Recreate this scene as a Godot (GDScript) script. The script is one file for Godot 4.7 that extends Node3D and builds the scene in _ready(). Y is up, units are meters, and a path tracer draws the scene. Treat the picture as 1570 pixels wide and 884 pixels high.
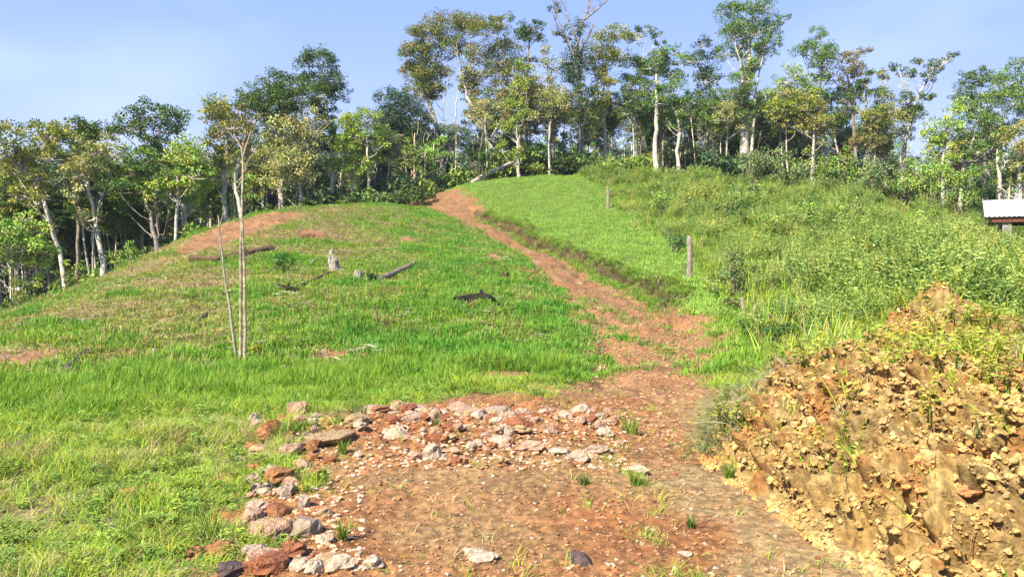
extends Node3D
# A cleared hillside with an earth track, rubble in front, a clay mound on the right and forest behind the crest.
# The camera stands at the origin, 1.6 m up, and looks along -z. Lengths are metres.

const FOCAL := 1232.0            # focal length in pixels of the photograph (1570 x 884)
const EYE := 1.6
var look := Basis(Vector3.RIGHT, -0.0341)
var rng := RandomNumberGenerator.new()
var mats := {}
var taken := {}

# ---------------------------------------------------------------- small helpers

func pixel(u: float, v: float, d: float) -> Vector3:
	return Vector3(0, EYE, 0) + look * Vector3((u - 785.0) / FOCAL, (442.0 - v) / FOCAL, -1.0) * d

func rf(a: float, b: float) -> float:
	return rng.randf_range(a, b)

func noise(seed_: int, freq: float, oct := 3, kind := FastNoiseLite.TYPE_SIMPLEX_SMOOTH) -> FastNoiseLite:
	var n := FastNoiseLite.new()
	n.seed = seed_
	n.frequency = freq
	n.noise_type = kind
	n.fractal_octaves = oct
	if oct <= 1:
		n.fractal_type = FastNoiseLite.FRACTAL_NONE
	return n

func numbered(called: String) -> String:
	var k: int = taken.get(called, 0)
	taken[called] = k + 1
	return called if k == 0 else "%s_%03d" % [called, k]

func tag(o: Node, label: String, category: String, group := "") -> void:
	o.set_meta("label", label)
	o.set_meta("category", category)
	if group != "":
		o.set_meta("group", group)

func thing(called: String, label: String, category: String, at: Vector3, group := "") -> Node3D:
	var o := Node3D.new()
	o.name = numbered(called)
	add_child(o)
	o.position = at
	tag(o, label, category, group)
	return o

func part(called: String, mesh: Mesh, m: Material, parent: Node) -> MeshInstance3D:
	var o := MeshInstance3D.new()
	o.name = called
	o.mesh = mesh
	o.material_override = m
	parent.add_child(o, true)
	return o

# A growing mesh: positions, colours and, when smooth, normals.
class Shape:
	var v := PackedVector3Array()
	var n := PackedVector3Array()
	var c := PackedColorArray()
	var i := PackedInt32Array()
	func mesh(smooth := false) -> ArrayMesh:
		var a := []
		a.resize(Mesh.ARRAY_MAX)
		a[Mesh.ARRAY_VERTEX] = v
		a[Mesh.ARRAY_COLOR] = c
		a[Mesh.ARRAY_INDEX] = i
		if smooth:
			if n.size() != v.size():
				make_normals()
			a[Mesh.ARRAY_NORMAL] = n
		var m := ArrayMesh.new()
		m.add_surface_from_arrays(Mesh.PRIMITIVE_TRIANGLES, a)
		return m
	func make_normals() -> void:
		n = PackedVector3Array()
		n.resize(v.size())
		for k in range(0, i.size(), 3):
			var p := v[i[k]]
			var f := (v[i[k + 2]] - p).cross(v[i[k + 1]] - p)
			n[i[k]] += f
			n[i[k + 1]] += f
			n[i[k + 2]] += f
		for k in n.size():
			n[k] = n[k].normalized()
	func tri(a: int, b: int, d: int) -> void:
		i.append(a); i.append(b); i.append(d)
	func quad(a: int, b: int, d: int, e: int) -> void:
		i.append(a); i.append(b); i.append(d); i.append(a); i.append(d); i.append(e)

# A tube along points, radius by point, with an uneven skin and closed ends.
func tube(s: Shape, pts: Array, radii: Array, sides: int, col: Color, rough := 0.0) -> void:
	var base := s.v.size()
	var side := Vector3(0.3, 0.1, 0.9)
	for k in pts.size():
		var p: Vector3 = pts[k]
		var ahead: Vector3 = (pts[mini(k + 1, pts.size() - 1)] as Vector3) - (pts[maxi(k - 1, 0)] as Vector3)
		ahead = ahead.normalized()
		var x := side.cross(ahead).normalized()
		var y := ahead.cross(x)
		var r: float = radii[k]
		for j in sides:
			var a := TAU * j / sides
			var w := r * (1.0 + rough * rf(-1, 1))
			s.v.append(p + (x * cos(a) + y * sin(a)) * w)
			var t := rf(0.86, 1.14)
			s.c.append(Color(col.r * t, col.g * t, col.b * t))
	for k in pts.size() - 1:
		for j in sides:
			var j2 := (j + 1) % sides
			s.quad(base + k * sides + j, base + k * sides + j2, base + (k + 1) * sides + j2, base + (k + 1) * sides + j)
	var last: int = base + (pts.size() - 1) * sides
	for j in range(1, sides - 1):
		s.tri(last, last + j, last + j + 1)
		s.tri(base, base + j + 1, base + j)

# A curved line of n + 1 points through knots.
func spline(knots: Array, n: int, wander := 0.0) -> Array:
	var out := []
	var m := knots.size()
	for k in n + 1:
		var t := float(k) / n * (m - 1)
		var a := clampi(int(t), 0, m - 2)
		var f := t - a
		var p0: Vector3 = knots[maxi(a - 1, 0)]
		var p1: Vector3 = knots[a]
		var p2: Vector3 = knots[a + 1]
		var p3: Vector3 = knots[mini(a + 2, m - 1)]
		var p := p1.cubic_interpolate(p2, p0, p3, f)
		if k > 0 and k < n:
			p += Vector3(rf(-1, 1), rf(-1, 1) * 0.3, rf(-1, 1)) * wander
		out.append(p)
	return out

func tapers(n: int, r0: float, r1: float) -> Array:
	var out := []
	for k in n + 1:
		out.append(lerpf(r0, r1, float(k) / n))
	return out

func any_dir() -> Vector3:
	var y := rf(-1, 1)
	var a := rf(0, TAU)
	var q := sqrt(1.0 - y * y)
	return Vector3(q * cos(a), y, q * sin(a))

# One leaf: four corners folded along the midrib.
func leaf(s: Shape, p: Vector3, along: Vector3, up: Vector3, length: float, width: float, col: Color) -> void:
	var x := along.cross(up).normalized()
	var nrm := x.cross(along).normalized()
	var b := s.v.size()
	var mid := p + along * length * 0.45 + nrm * width * 0.12
	s.v.append(p); s.v.append(mid + x * width * 0.5); s.v.append(p + along * length - nrm * length * 0.12); s.v.append(mid - x * width * 0.5)
	for k in 4:
		s.c.append(col)
	s.tri(b, b + 1, b + 2)
	s.tri(b, b + 2, b + 3)

func tinted(c: Color, spread: float) -> Color:
	var t := rf(1.0 - spread, 1.0 + spread)
	var w := rf(-spread, spread) * 0.5
	return Color(c.r * t * (1.0 + w), c.g * t, c.b * t * (1.0 - w))

# Leaves of a clump: puffs on an ellipsoid, leaves round each puff.
func leaf_clump(s: Shape, at: Vector3, r: Vector3, count: int, size: float, cols: Array) -> void:
	var puffs := maxi(5, int(count / 34.0))
	var each := maxi(4, int(float(count) / puffs))
	for k in puffs:
		var d := any_dir()
		if d.y < 0.0 and rng.randf() < 0.55:
			d.y = -d.y
		var c := at + Vector3(d.x * r.x, d.y * r.y, d.z * r.z) * rf(0.45, 1.06)
		var pr := rf(0.16, 0.34) * minf(r.x, maxf(r.y, r.x * 0.5)) + size * 0.6
		var tone: Color = tinted(cols[rng.randi() % cols.size()], 0.25)
		for j in each:
			var o := any_dir() * pr * pow(rng.randf(), 0.5)
			o.y *= 0.62
			var along := (o.normalized() + any_dir() * 0.8 + Vector3(0, -0.15, 0)).normalized()
			var up := (Vector3(0, 1, 0) + any_dir() * 0.75).normalized()
			leaf(s, c + o, along, up, size * rf(0.7, 1.35), size * rf(0.45, 0.8), tinted(tone, 0.22))

# ---------------------------------------------------------------- materials

func grey_texture(seed_: int, freq: float, oct: int, lo: float, hi: float, size := 512, kind := FastNoiseLite.TYPE_SIMPLEX) -> ImageTexture:
	var n := noise(seed_, freq, oct, kind)
	var im := n.get_seamless_image(size, size)
	im.convert(Image.FORMAT_RGB8)
	var data := im.get_data()
	for k in data.size():
		data[k] = int(clampf(lerpf(lo, hi, data[k] / 255.0), 0, 1) * 255.0)
	return ImageTexture.create_from_image(Image.create_from_data(size, size, false, Image.FORMAT_RGB8, data))

func matter(called: String, rough: float, backlight := Color.BLACK, tex: Texture2D = null, tex_scale := 1.0, height: Texture2D = null, height_cm := 0.0) -> StandardMaterial3D:
	var m := StandardMaterial3D.new()
	m.resource_name = called
	m.vertex_color_use_as_albedo = true
	m.roughness = rough
	m.metallic_specular = 0.3
	m.cull_mode = BaseMaterial3D.CULL_DISABLED
	if backlight != Color.BLACK:
		m.backlight_enabled = true
		m.backlight = backlight
	if tex:
		m.albedo_texture = tex
		m.uv1_triplanar = true
		m.uv1_world_triplanar = true
		m.uv1_scale = Vector3.ONE * tex_scale
	if height:
		m.heightmap_enabled = true
		m.heightmap_texture = height
		m.heightmap_scale = height_cm
	mats[called] = m
	return m

func make_materials() -> void:
	var fine := grey_texture(3, 0.02, 5, 0.55, 1.0)
	var grit := grey_texture(5, 0.05, 4, 0.0, 1.0)
	var bark := grey_texture(7, 0.012, 5, 0.55, 1.0)
	matter("earth", 0.95, Color.BLACK, fine, 0.9, grit, 0.5)
	matter("clay", 0.95, Color.BLACK, fine, 1.4, grit, 0.7)
	matter("bark", 0.9, Color.BLACK, bark, 0.55, grit, 1.0)
	matter("log_bark", 0.95, Color.BLACK, bark, 1.6, grit, 1.0)
	matter("stone", 0.88, Color.BLACK, fine, 2.2, grit, 0.8)
	matter("leaf", 0.6, Color(0.55, 0.6, 0.3)).metallic_specular = 0.15
	matter("blade", 0.7, Color(0.65, 0.7, 0.35)).metallic_specular = 0.1
	matter("clod", 0.97)
	matter("concrete", 0.9, Color.BLACK, fine, 1.1, grit, 0.4)
	matter("wood", 0.8, Color.BLACK, bark, 2.0)
	var zinc := matter("zinc", 0.5, Color.BLACK, fine, 0.35)
	zinc.metallic_specular = 0.5

# ---------------------------------------------------------------- the lie of the land

const GX0 := -80.0
const GZ0 := -150.0
const GN := 171
var tps_p := PackedVector2Array()
var tps_w := PackedFloat64Array()
var grid := PackedFloat32Array()

func solve_land() -> void:
	var pts := []
	for p in [[20, 560, 12.5], [300, 560, 12.8], [600, 560, 12.8], [800, 560, 12.5], [985, 560, 12.3],
			[1012, 522, 15], [965, 470, 20], [880, 430, 27], [800, 380, 37], [720, 335, 48], [640, 304, 58],
			[600, 500, 15.6], [400, 500, 16], [200, 500, 16.5], [750, 465, 18.2], [870, 490, 17.2],
			[512, 415, 25], [300, 400, 27], [700, 400, 27], [600, 440, 20.5], [430, 450, 20], [200, 450, 21], [60, 500, 18],
			[590, 312, 47], [500, 317, 42], [400, 326, 38], [340, 345, 35.5], [280, 368, 33], [160, 427, 28.5], [60, 463, 25], [-60, 510, 22],
			[620, 350, 38], [500, 360, 33],
			[740, 380, 33], [850, 270, 62], [760, 277, 60], [932, 322, 48], [1000, 382, 34], [1057, 440, 25], [900, 352, 41], [1100, 305, 54], [1000, 276, 61],
			[1150, 290, 60], [1300, 295, 58], [1300, 405, 28], [1200, 435, 24], [1200, 345, 42], [1400, 355, 40], [1400, 425, 25], [1500, 405, 32], [1540, 395, 42], [1480, 350, 50],
			[1250, 500, 15], [1100, 480, 18], [1180, 520, 13.5], [1350, 470, 17], [1560, 480, 15], [1650, 420, 25], [1650, 400, 42]]:
		pts.append(pixel(p[0], p[1], p[2]))
	for p in [[590, 56, 4.9], [500, 54, 4.0], [400, 52, 2.8], [340, 48, 1.8], [280, 45, 0.6], [160, 40, -0.8], [60, 36, -1.8], [-60, 32, -2.5],
			[850, 70, 8.2], [760, 70, 7.7], [640, 68, 6.0], [1000, 70, 8.0], [1150, 70, 7.4], [1300, 70, 6.8], [1480, 62, 4.0], [1600, 60, 3.0],
			[850, 100, 6.0], [500, 90, 2.5], [200, 70, -2.0], [0, 60, -3.0], [1300, 100, 5.0], [1600, 100, 2.0], [-300, 60, -4.0], [800, 145, 2.0], [200, 145, -2.0], [1500, 145, 0.0]]:
		pts.append(Vector3((p[0] - 785.0) / FOCAL * p[1], p[2], -float(p[1])))
	for p in [[-8, 0, 0], [0, 0, 0], [6, 0, 0], [-6, 0, -4], [0, 0, -4], [4, 0, -4], [-6, 0, -8], [0, 0, -8], [4, 0.05, -8], [8, 0.2, -8], [0, 0, 18], [-40, -1, 10], [40, 0.5, 10], [-60, -4, -30], [60, 2, -40]]:
		pts.append(Vector3(p[0], p[1], p[2]))
	var n := pts.size()
	var m := n + 3
	var a := []
	for r in m:
		var row := PackedFloat64Array()
		row.resize(m + 1)
		a.append(row)
	for r in n:
		tps_p.append(Vector2(pts[r].x, pts[r].z))
	for r in n:
		for c in n:
			a[r][c] = tps_kernel(tps_p[r].distance_squared_to(tps_p[c])) + (2.0 if r == c else 0.0)
		a[r][n] = 1.0; a[r][n + 1] = tps_p[r].x; a[r][n + 2] = tps_p[r].y
		a[n][r] = 1.0; a[n + 1][r] = tps_p[r].x; a[n + 2][r] = tps_p[r].y
		a[r][m] = pts[r].y
	for k in m:
		var best := k
		for r in range(k + 1, m):
			if absf(a[r][k]) > absf(a[best][k]):
				best = r
		var sw = a[k]; a[k] = a[best]; a[best] = sw
		var prow: PackedFloat64Array = a[k]
		for r in range(k + 1, m):
			var row: PackedFloat64Array = a[r]
			var f := row[k] / prow[k]
			if f != 0.0:
				for c in range(k, m + 1):
					row[c] -= f * prow[c]
				a[r] = row
	tps_w.resize(m)
	for k in range(m - 1, -1, -1):
		var s: float = a[k][m]
		for c in range(k + 1, m):
			s -= a[k][c] * tps_w[c]
		tps_w[k] = s / a[k][k]
	grid.resize(GN * GN)
	for gz in GN:
		for gx in GN:
			var q := Vector2(GX0 + gx, GZ0 + gz)
			var h := tps_w[n] + tps_w[n + 1] * q.x + tps_w[n + 2] * q.y
			for k in n:
				h += tps_w[k] * tps_kernel(q.distance_squared_to(tps_p[k]))
			grid[gz * GN + gx] = clampf(h, -8.0, 14.0)

func tps_kernel(r2: float) -> float:
	return 0.0 if r2 < 1e-9 else r2 * log(r2)

func land(x: float, z: float) -> float:
	var fx := clampf(x - GX0, 1.0, GN - 2.001)
	var fz := clampf(z - GZ0, 1.0, GN - 2.001)
	var ix := int(fx + 0.5)
	var iz := int(fz + 0.5)
	var tx := fx - ix
	var tz := fz - iz
	var ax := 0.5 * (0.5 - tx) * (0.5 - tx)
	var bx := 0.75 - tx * tx
	var cx := 0.5 * (0.5 + tx) * (0.5 + tx)
	var o := (iz - 1) * GN + ix
	var r0 := ax * grid[o - 1] + bx * grid[o] + cx * grid[o + 1]
	o += GN
	var r1 := ax * grid[o - 1] + bx * grid[o] + cx * grid[o + 1]
	o += GN
	var r2 := ax * grid[o - 1] + bx * grid[o] + cx * grid[o + 1]
	return 0.5 * (0.5 - tz) * (0.5 - tz) * r0 + (0.75 - tz * tz) * r1 + 0.5 * (0.5 + tz) * (0.5 + tz) * r2

# Where the line of sight of a pixel meets the land.
func spot(u: float, v: float) -> Vector3:
	var e := Vector3(0, EYE, 0)
	var dir := look * Vector3((u - 785.0) / FOCAL, (442.0 - v) / FOCAL, -1.0)
	var d := 2.5
	while d < 80.0:
		var p := e + dir * d
		if p.y < land(p.x, p.z):
			var lo := d - 0.25 * maxf(1.0, d * 0.02)
			for k in 10:
				var mid := (lo + d) * 0.5
				var q := e + dir * mid
				if q.y < land(q.x, q.z):
					d = mid
				else:
					lo = mid
			break
		d += 0.2 * maxf(1.0, d * 0.02)
	var out := e + dir * d
	out.y = height(out.x, out.z) if fields_ready else land(out.x, out.z)
	return out

# Lines on the ground, walked from the camera towards the crest.
var track_line := PackedVector2Array()
var track_half := PackedFloat32Array()
var bank_line := PackedVector2Array()
var weed_line := PackedVector2Array()
var earth_poly := PackedVector2Array()
var fields_ready := false
const SX0 := -45.0
const SZ0 := -76.0
const SST := 0.3
const SNX := 301
const SNZ := 264
var g_track := PackedFloat32Array()
var g_bank := PackedFloat32Array()
var g_along := PackedFloat32Array()
var g_weed := PackedFloat32Array()
var g_earth := PackedFloat32Array()

func ground_line(px: Array) -> PackedVector2Array:
	var out := PackedVector2Array()
	for p in px:
		var q := spot(p[0], p[1])
		out.append(Vector2(q.x, q.z))
	return out

func line_off(line: PackedVector2Array, p: Vector2) -> Vector3:
	var best := 1e9
	var off := 0.0
	var along := 0.0
	var n := line.size() - 1
	for k in n:
		var a := line[k]
		var d := line[k + 1] - a
		var t := clampf((p - a).dot(d) / d.length_squared(), 0, 1)
		var q := p - a - d * t
		var l := q.length_squared()
		if l < best:
			best = l
			off = sqrt(l) * (1.0 if q.dot(Vector2(-d.y, d.x)) > 0.0 else -1.0)
			along = (k + t) / n
	return Vector3(off, along, 0)

func poly_off(poly: PackedVector2Array, p: Vector2) -> float:
	var best := 1e9
	for k in poly.size():
		var q := Geometry2D.get_closest_point_to_segment(p, poly[k], poly[(k + 1) % poly.size()])
		best = minf(best, q.distance_squared_to(p))
	return sqrt(best) * (-1.0 if Geometry2D.is_point_in_polygon(p, poly) else 1.0)

func make_fields() -> void:
	track_line = ground_line([[925, 690], [940, 620], [985, 565], [1010, 525], [972, 485], [908, 445], [852, 408], [802, 378], [750, 347], [700, 320], [655, 303], [585, 306]])
	track_half = PackedFloat32Array([0.9, 0.95, 1.0, 1.45, 1.5, 1.35, 1.2, 1.1, 1.2, 1.7, 2.5, 1.8])
	bank_line = ground_line([[1060, 500], [1035, 465], [1000, 447], [950, 428], [900, 404], [850, 382], [800, 359], [748, 334], [705, 303]])
	weed_line = ground_line([[1190, 575], [1150, 530], [1120, 490], [1072, 446], [1025, 385], [938, 325], [905, 282]])
	earth_poly = PackedVector2Array()
	for p in [[330, 900], [380, 850], [395, 790], [385, 745], [470, 715], [490, 690], [430, 655], [445, 618], [560, 628], [640, 608], [740, 600], [860, 600], [930, 640], [960, 680], [985, 722], [1060, 765], [1100, 830], [1115, 900]]:
		var q := pixel(p[0], p[1], EYE * FOCAL / (p[1] - 400.0))
		earth_poly.append(Vector2(q.x, q.z))
	earth_poly.append(Vector2(0.5, 0.5))
	earth_poly.append(Vector2(-1.2, 0.5))
	var total := SNX * SNZ
	g_track.resize(total); g_bank.resize(total); g_along.resize(total); g_weed.resize(total); g_earth.resize(total)
	for iz in SNZ:
		for ix in SNX:
			var p := Vector2(SX0 + ix * SST, SZ0 + iz * SST)
			var k := iz * SNX + ix
			var t := line_off(track_line, p)
			var f := t.y * (track_half.size() - 1)
			var a := mini(int(f), track_half.size() - 2)
			g_track[k] = absf(t.x) - lerpf(track_half[a], track_half[a + 1], f - a)
			var b := line_off(bank_line, p)
			g_bank[k] = b.x
			g_along[k] = b.y
			g_weed[k] = line_off(weed_line, p).x
			g_earth[k] = poly_off(earth_poly, p) if p.y > -16.0 else 9.0
	fields_ready = true

var f_track := 9.0
var f_bank := 9.0
var f_along := 0.0
var f_weed := -9.0
var f_earth := 9.0
var n_broad := noise(11, 0.11, 3)
var n_mid := noise(12, 0.55, 3)
var n_small := noise(13, 2.6, 3)
var n_tiny := noise(14, 9.0, 2)
var n_edge := noise(15, 0.9, 3)
var n_dry := noise(16, 0.35, 4)

func read_fields(x: float, z: float) -> void:
	var fx := (x - SX0) / SST
	var fz := (z - SZ0) / SST
	if fx < 0.0 or fz < 0.0 or fx >= SNX - 1 or fz >= SNZ - 1:
		f_track = 9.0; f_bank = 9.0; f_along = 0.0; f_weed = -9.0; f_earth = 9.0
		if x > 20.0:
			f_weed = 9.0
		return
	var ix := int(fx)
	var iz := int(fz)
	var tx := fx - ix
	var tz := fz - iz
	var k := iz * SNX + ix
	var a := (1.0 - tx) * (1.0 - tz)
	var b := tx * (1.0 - tz)
	var c := (1.0 - tx) * tz
	var d := tx * tz
	var k2 := k + SNX
	f_track = g_track[k] * a + g_track[k + 1] * b + g_track[k2] * c + g_track[k2 + 1] * d
	f_bank = g_bank[k] * a + g_bank[k + 1] * b + g_bank[k2] * c + g_bank[k2 + 1] * d
	f_along = g_along[k] * a + g_along[k + 1] * b + g_along[k2] * c + g_along[k2 + 1] * d
	f_weed = g_weed[k] * a + g_weed[k + 1] * b + g_weed[k2] * c + g_weed[k2 + 1] * d
	f_earth = g_earth[k] * a + g_earth[k + 1] * b + g_earth[k2] * c + g_earth[k2 + 1] * d

func height(x: float, z: float) -> float:
	read_fields(x, z)
	var h := land(x, z)
	var r := sqrt(x * x + z * z)
	var far := smoothstep(11.0, 17.0, r)
	var w := n_edge.get_noise_2d(x, z)
	h += n_mid.get_noise_2d(x, z) * lerpf(0.025, 0.14, far)
	if r < 45.0:
		h += n_small.get_noise_2d(x, z) * lerpf(0.02, 0.10, far)
	if f_along > 0.0 and f_along < 1.0:
		var tall := 0.25 * smoothstep(0.06, 0.2, f_along) * (1.0 - smoothstep(0.75, 1.0, f_along)) * clampf(1.0 + 1.6 * n_mid.get_noise_2d(x + 31.0, z), 0.35, 1.5)
		var o := f_bank + w * 0.5 + 0.12 * n_small.get_noise_2d(x, z)
		h += tall * smoothstep(-0.10, 0.14, o) * exp(-maxf(o, 0.0) / 5.0)
		h -= 0.12 * smoothstep(0.0, 0.1, f_along) * smoothstep(-1.2, -0.1, o) * (1.0 - smoothstep(-0.1, 0.1, o))
	h -= 0.10 * (1.0 - smoothstep(-0.5, 0.25, f_track + w * 0.5)) * smoothstep(6.0, 12.0, r)
	if f_track < 0.1 and r > 9.0:
		h -= 0.07 * exp(-pow((f_track + 0.55 + 0.3 * w) / 0.16, 2.0)) - 0.03 * n_tiny.get_noise_2d(x * 0.4, z * 0.4)
	if f_earth < 0.4 and r < 16.0:
		var e := 1.0 - smoothstep(-0.3, 0.3, f_earth + w * 0.3)
		h += e * (n_tiny.get_noise_2d(x, z) * 0.016 + 0.012 * w)
		var heap := exp(-pow((r - 7.4) / 0.9, 2.0)) * smoothstep(-3.2, -2.0, x) * (1.0 - smoothstep(0.7, 1.3, x))
		h += heap * (0.09 + 0.10 * absf(n_small.get_noise_2d(x * 1.6, z * 1.6)))
	return h

# Bare patches on the hill: pixel, reach across and along in metres, tone.
var bare := []
const BARE_PX := [[350, 352, 2.2, 3.0], [308, 374, 1.5, 2.2], [408, 334, 1.5, 2.2], [375, 342, 1.2, 2.0], [478, 356, 0.6, 0.7], [625, 368, 0.6, 0.8], [30, 548, 0.8, 1.0],
	[780, 575, 0.55, 0.5], [500, 545, 0.4, 0.5], [760, 395, 0.3, 0.5], [690, 465, 0.9, 0.5], [930, 590, 0.7, 0.6]]

var s_col := Color()
var s_grass := 1.0     # how much grass grows
var s_dry := 0.0       # how dry it is
# Colour of the ground and how it is overgrown; call height() first.
func surface(x: float, z: float) -> void:
	var r := sqrt(x * x + z * z)
	var w := n_edge.get_noise_2d(x, z)
	var w2 := n_small.get_noise_2d(x, z)
	var tone := 1.0 + 0.35 * n_dry.get_noise_2d(x * 2.0, z * 2.0) + 0.25 * w2
	var soil := Color(0.42, 0.205, 0.095) * tone
	var thatch := Color(0.15, 0.22, 0.04) * tone
	var straw := Color(0.28, 0.21, 0.10) * tone
	var dry := clampf(0.18 + 0.9 * n_dry.get_noise_2d(x, z), 0, 1)
	if r > 12.0:
		var left := smoothstep(-2.5, -11.0, x + z * 0.06) * (1.0 - smoothstep(38.0, 46.0, r))
		dry = clampf(dry * 0.5 + left * (0.45 + 1.4 * n_dry.get_noise_2d(x * 0.7, z * 0.7)) + 0.3 * maxf(0.0, n_dry.get_noise_2d(x + 40.0, z * 1.4)), 0, 1)
		if f_bank > 0.3 or f_weed > 0.0:
			dry *= 0.35
	else:
		dry = clampf(0.28 + 0.8 * n_dry.get_noise_2d(x * 1.5, z * 1.5), 0, 1) * (1.0 - smoothstep(8.0, 9.6, r))
	var worn := 0.0
	if r < 11.0:
		worn = smoothstep(0.08, 0.32, -n_dry.get_noise_2d(x * 2.2, z * 2.2)) * (1.0 - smoothstep(8.2, 9.6, r))
	s_dry = dry
	s_col = thatch.lerp(straw, dry)
	s_col = s_col.lerp(Color(0.27, 0.20, 0.10) * tone, worn * 0.6)
	s_grass = 1.0 - 0.4 * worn
	var e := 0.0
	if r < 17.0:
		e = 1.0 - smoothstep(-0.25, 0.35, f_earth + w * 0.75 + w2 * 0.35)
	var t := 1.0 - smoothstep(-0.30, 0.4, f_track + w * 0.8 + w2 * 0.4)
	if r > 11.0 and r < 22.0:
		t *= clampf(1.15 + 1.0 * w + 0.4 * w2, 0.3, 1.0)
	var sand := 0.0
	if r < 12.0 and x > 0.6:
		sand = (1.0 - smoothstep(0.5, 1.9, f_earth + w * 0.6)) * smoothstep(0.6, 1.2, x)
		sand = maxf(sand, (1.0 - smoothstep(0.4, 1.0, absf(x - 1.9) + w * 0.6)) * 0.9)
	for b in bare:
		var dx: float = (x - b[0]) / b[2]
		var dz: float = (z - b[1]) / b[3]
		var q := dx * dx + dz * dz
		if q < 3.0:
			t = maxf(t, 1.0 - smoothstep(0.4, 1.2, q + w * 0.9 + w2 * 0.5))
	s_col = s_col.lerp(Color(0.32, 0.225, 0.105) * tone, sand)
	var red := clampf(0.5 + 1.3 * n_dry.get_noise_2d(x * 1.3 + 9.0, z * 1.3), 0, 1)
	var ground := Color(0.315, 0.195, 0.085).lerp(Color(0.335, 0.145, 0.055), red) * tone
	s_col = s_col.lerp(ground, maxf(e, t))
	if r > 10.0:
		s_col = s_col.lerp(Color(0.325, 0.175, 0.085) * tone, t * 0.75)
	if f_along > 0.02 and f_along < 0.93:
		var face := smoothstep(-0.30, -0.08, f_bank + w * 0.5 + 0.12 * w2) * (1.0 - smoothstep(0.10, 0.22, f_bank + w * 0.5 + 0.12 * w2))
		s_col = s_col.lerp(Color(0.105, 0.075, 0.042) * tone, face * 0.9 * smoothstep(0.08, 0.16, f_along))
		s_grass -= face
	s_grass *= 1.0 - maxf(maxf(e, t) * 0.985, minf(sand * 1.2, 0.985))
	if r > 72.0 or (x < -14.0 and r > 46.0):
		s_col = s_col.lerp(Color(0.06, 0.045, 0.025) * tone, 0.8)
	s_col.a = 1.0

func build_ground() -> void:
	var angles := PackedFloat32Array()
	for k in 561:
		angles.append(lerpf(-0.70, 0.70, k / 560.0))
	var a := 0.70
	while a < TAU - 0.70 - 0.12:
		a += 0.12
		angles.append(a)
	var radii := PackedFloat32Array([0.15, 0.6, 1.2, 1.8])
	var r := 2.3
	while r < 105.0:
		radii.append(r)
		r *= 1.0078
	while r < 1600.0:
		radii.append(r)
		r *= 1.3
	var na := angles.size()
	var nr := radii.size()
	var v := PackedVector3Array()
	var c := PackedColorArray()
	var kind := PackedByteArray()
	v.resize(na * nr); c.resize(na * nr); kind.resize(na * nr)
	for ir in nr:
		for ia in na:
			var x := sin(angles[ia]) * radii[ir]
			var z := -cos(angles[ia]) * radii[ir]
			var k := ir * na + ia
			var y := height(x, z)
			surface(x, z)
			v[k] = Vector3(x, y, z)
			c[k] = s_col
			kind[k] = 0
			if radii[ir] < 13.0 and f_earth < 0.0:
				kind[k] = 2
			elif f_track < 0.0 and f_track > -8.0:
				kind[k] = 1
	var nrm := PackedVector3Array()
	nrm.resize(v.size())
	var lists := [PackedInt32Array(), PackedInt32Array(), PackedInt32Array()]
	for ir in nr - 1:
		for ia in na:
			var ib := (ia + 1) % na
			var p := ir * na + ia
			var q := ir * na + ib
			var p2 := p + na
			var q2 := q + na
			var f := (v[p2] - v[p]).cross(v[q] - v[p])
			if f.y < 0.0:
				f = -f
			nrm[p] += f; nrm[q] += f; nrm[p2] += f; nrm[q2] += f
			lists[kind[p]].append_array(PackedInt32Array([p, p2, q, q, p2, q2]))
	for k in nrm.size():
		nrm[k] = nrm[k].normalized()
	var names := ["ground", "earth_track", "bare_earth"]
	for k in 3:
		var remap := {}
		var s := Shape.new()
		for id in lists[k]:
			if not remap.has(id):
				remap[id] = s.v.size()
				s.v.append(v[id]); s.n.append(nrm[id]); s.c.append(c[id])
			s.i.append(remap[id])
		var o := part(names[k], s.mesh(true), mats.earth, self)
		o.set_meta("kind", "structure")
		o.set_meta("label", ["grassy hillside and meadow falling to the foreground", "reddish earth track climbing to the crest of the hill", "red brown bare earth in the foreground"][k])

# ---------------------------------------------------------------- scattering

class Scatter:
	var buf := PackedFloat32Array()
	func add(p: Vector3, turn: float, sx: float, sy: float, col: Color, lean := 0.0) -> void:
		var b := Basis(Vector3.UP, turn)
		if lean != 0.0:
			b = Basis(Vector3(cos(turn * 7.0), 0, sin(turn * 7.0)), lean) * b
		b = b * Basis.from_scale(Vector3(sx, sy, sx))
		buf.append_array(PackedFloat32Array([b.x.x, b.y.x, b.z.x, p.x, b.x.y, b.y.y, b.z.y, p.y, b.x.z, b.y.z, b.z.z, p.z, col.r, col.g, col.b, 1.0]))

func stuff(called: String, label: String, category: String, mesh: Mesh, m: Material, s: Scatter) -> void:
	if s.buf.is_empty():
		return
	var mm := MultiMesh.new()
	mm.transform_format = MultiMesh.TRANSFORM_3D
	mm.use_colors = true
	mm.mesh = mesh
	mm.instance_count = s.buf.size() / 16
	mm.buffer = s.buf
	var o := MultiMeshInstance3D.new()
	o.name = numbered(called)
	o.multimesh = mm
	o.material_override = m
	o.set_meta("kind", "stuff")
	tag(o, label, category)
	add_child(o)

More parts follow.
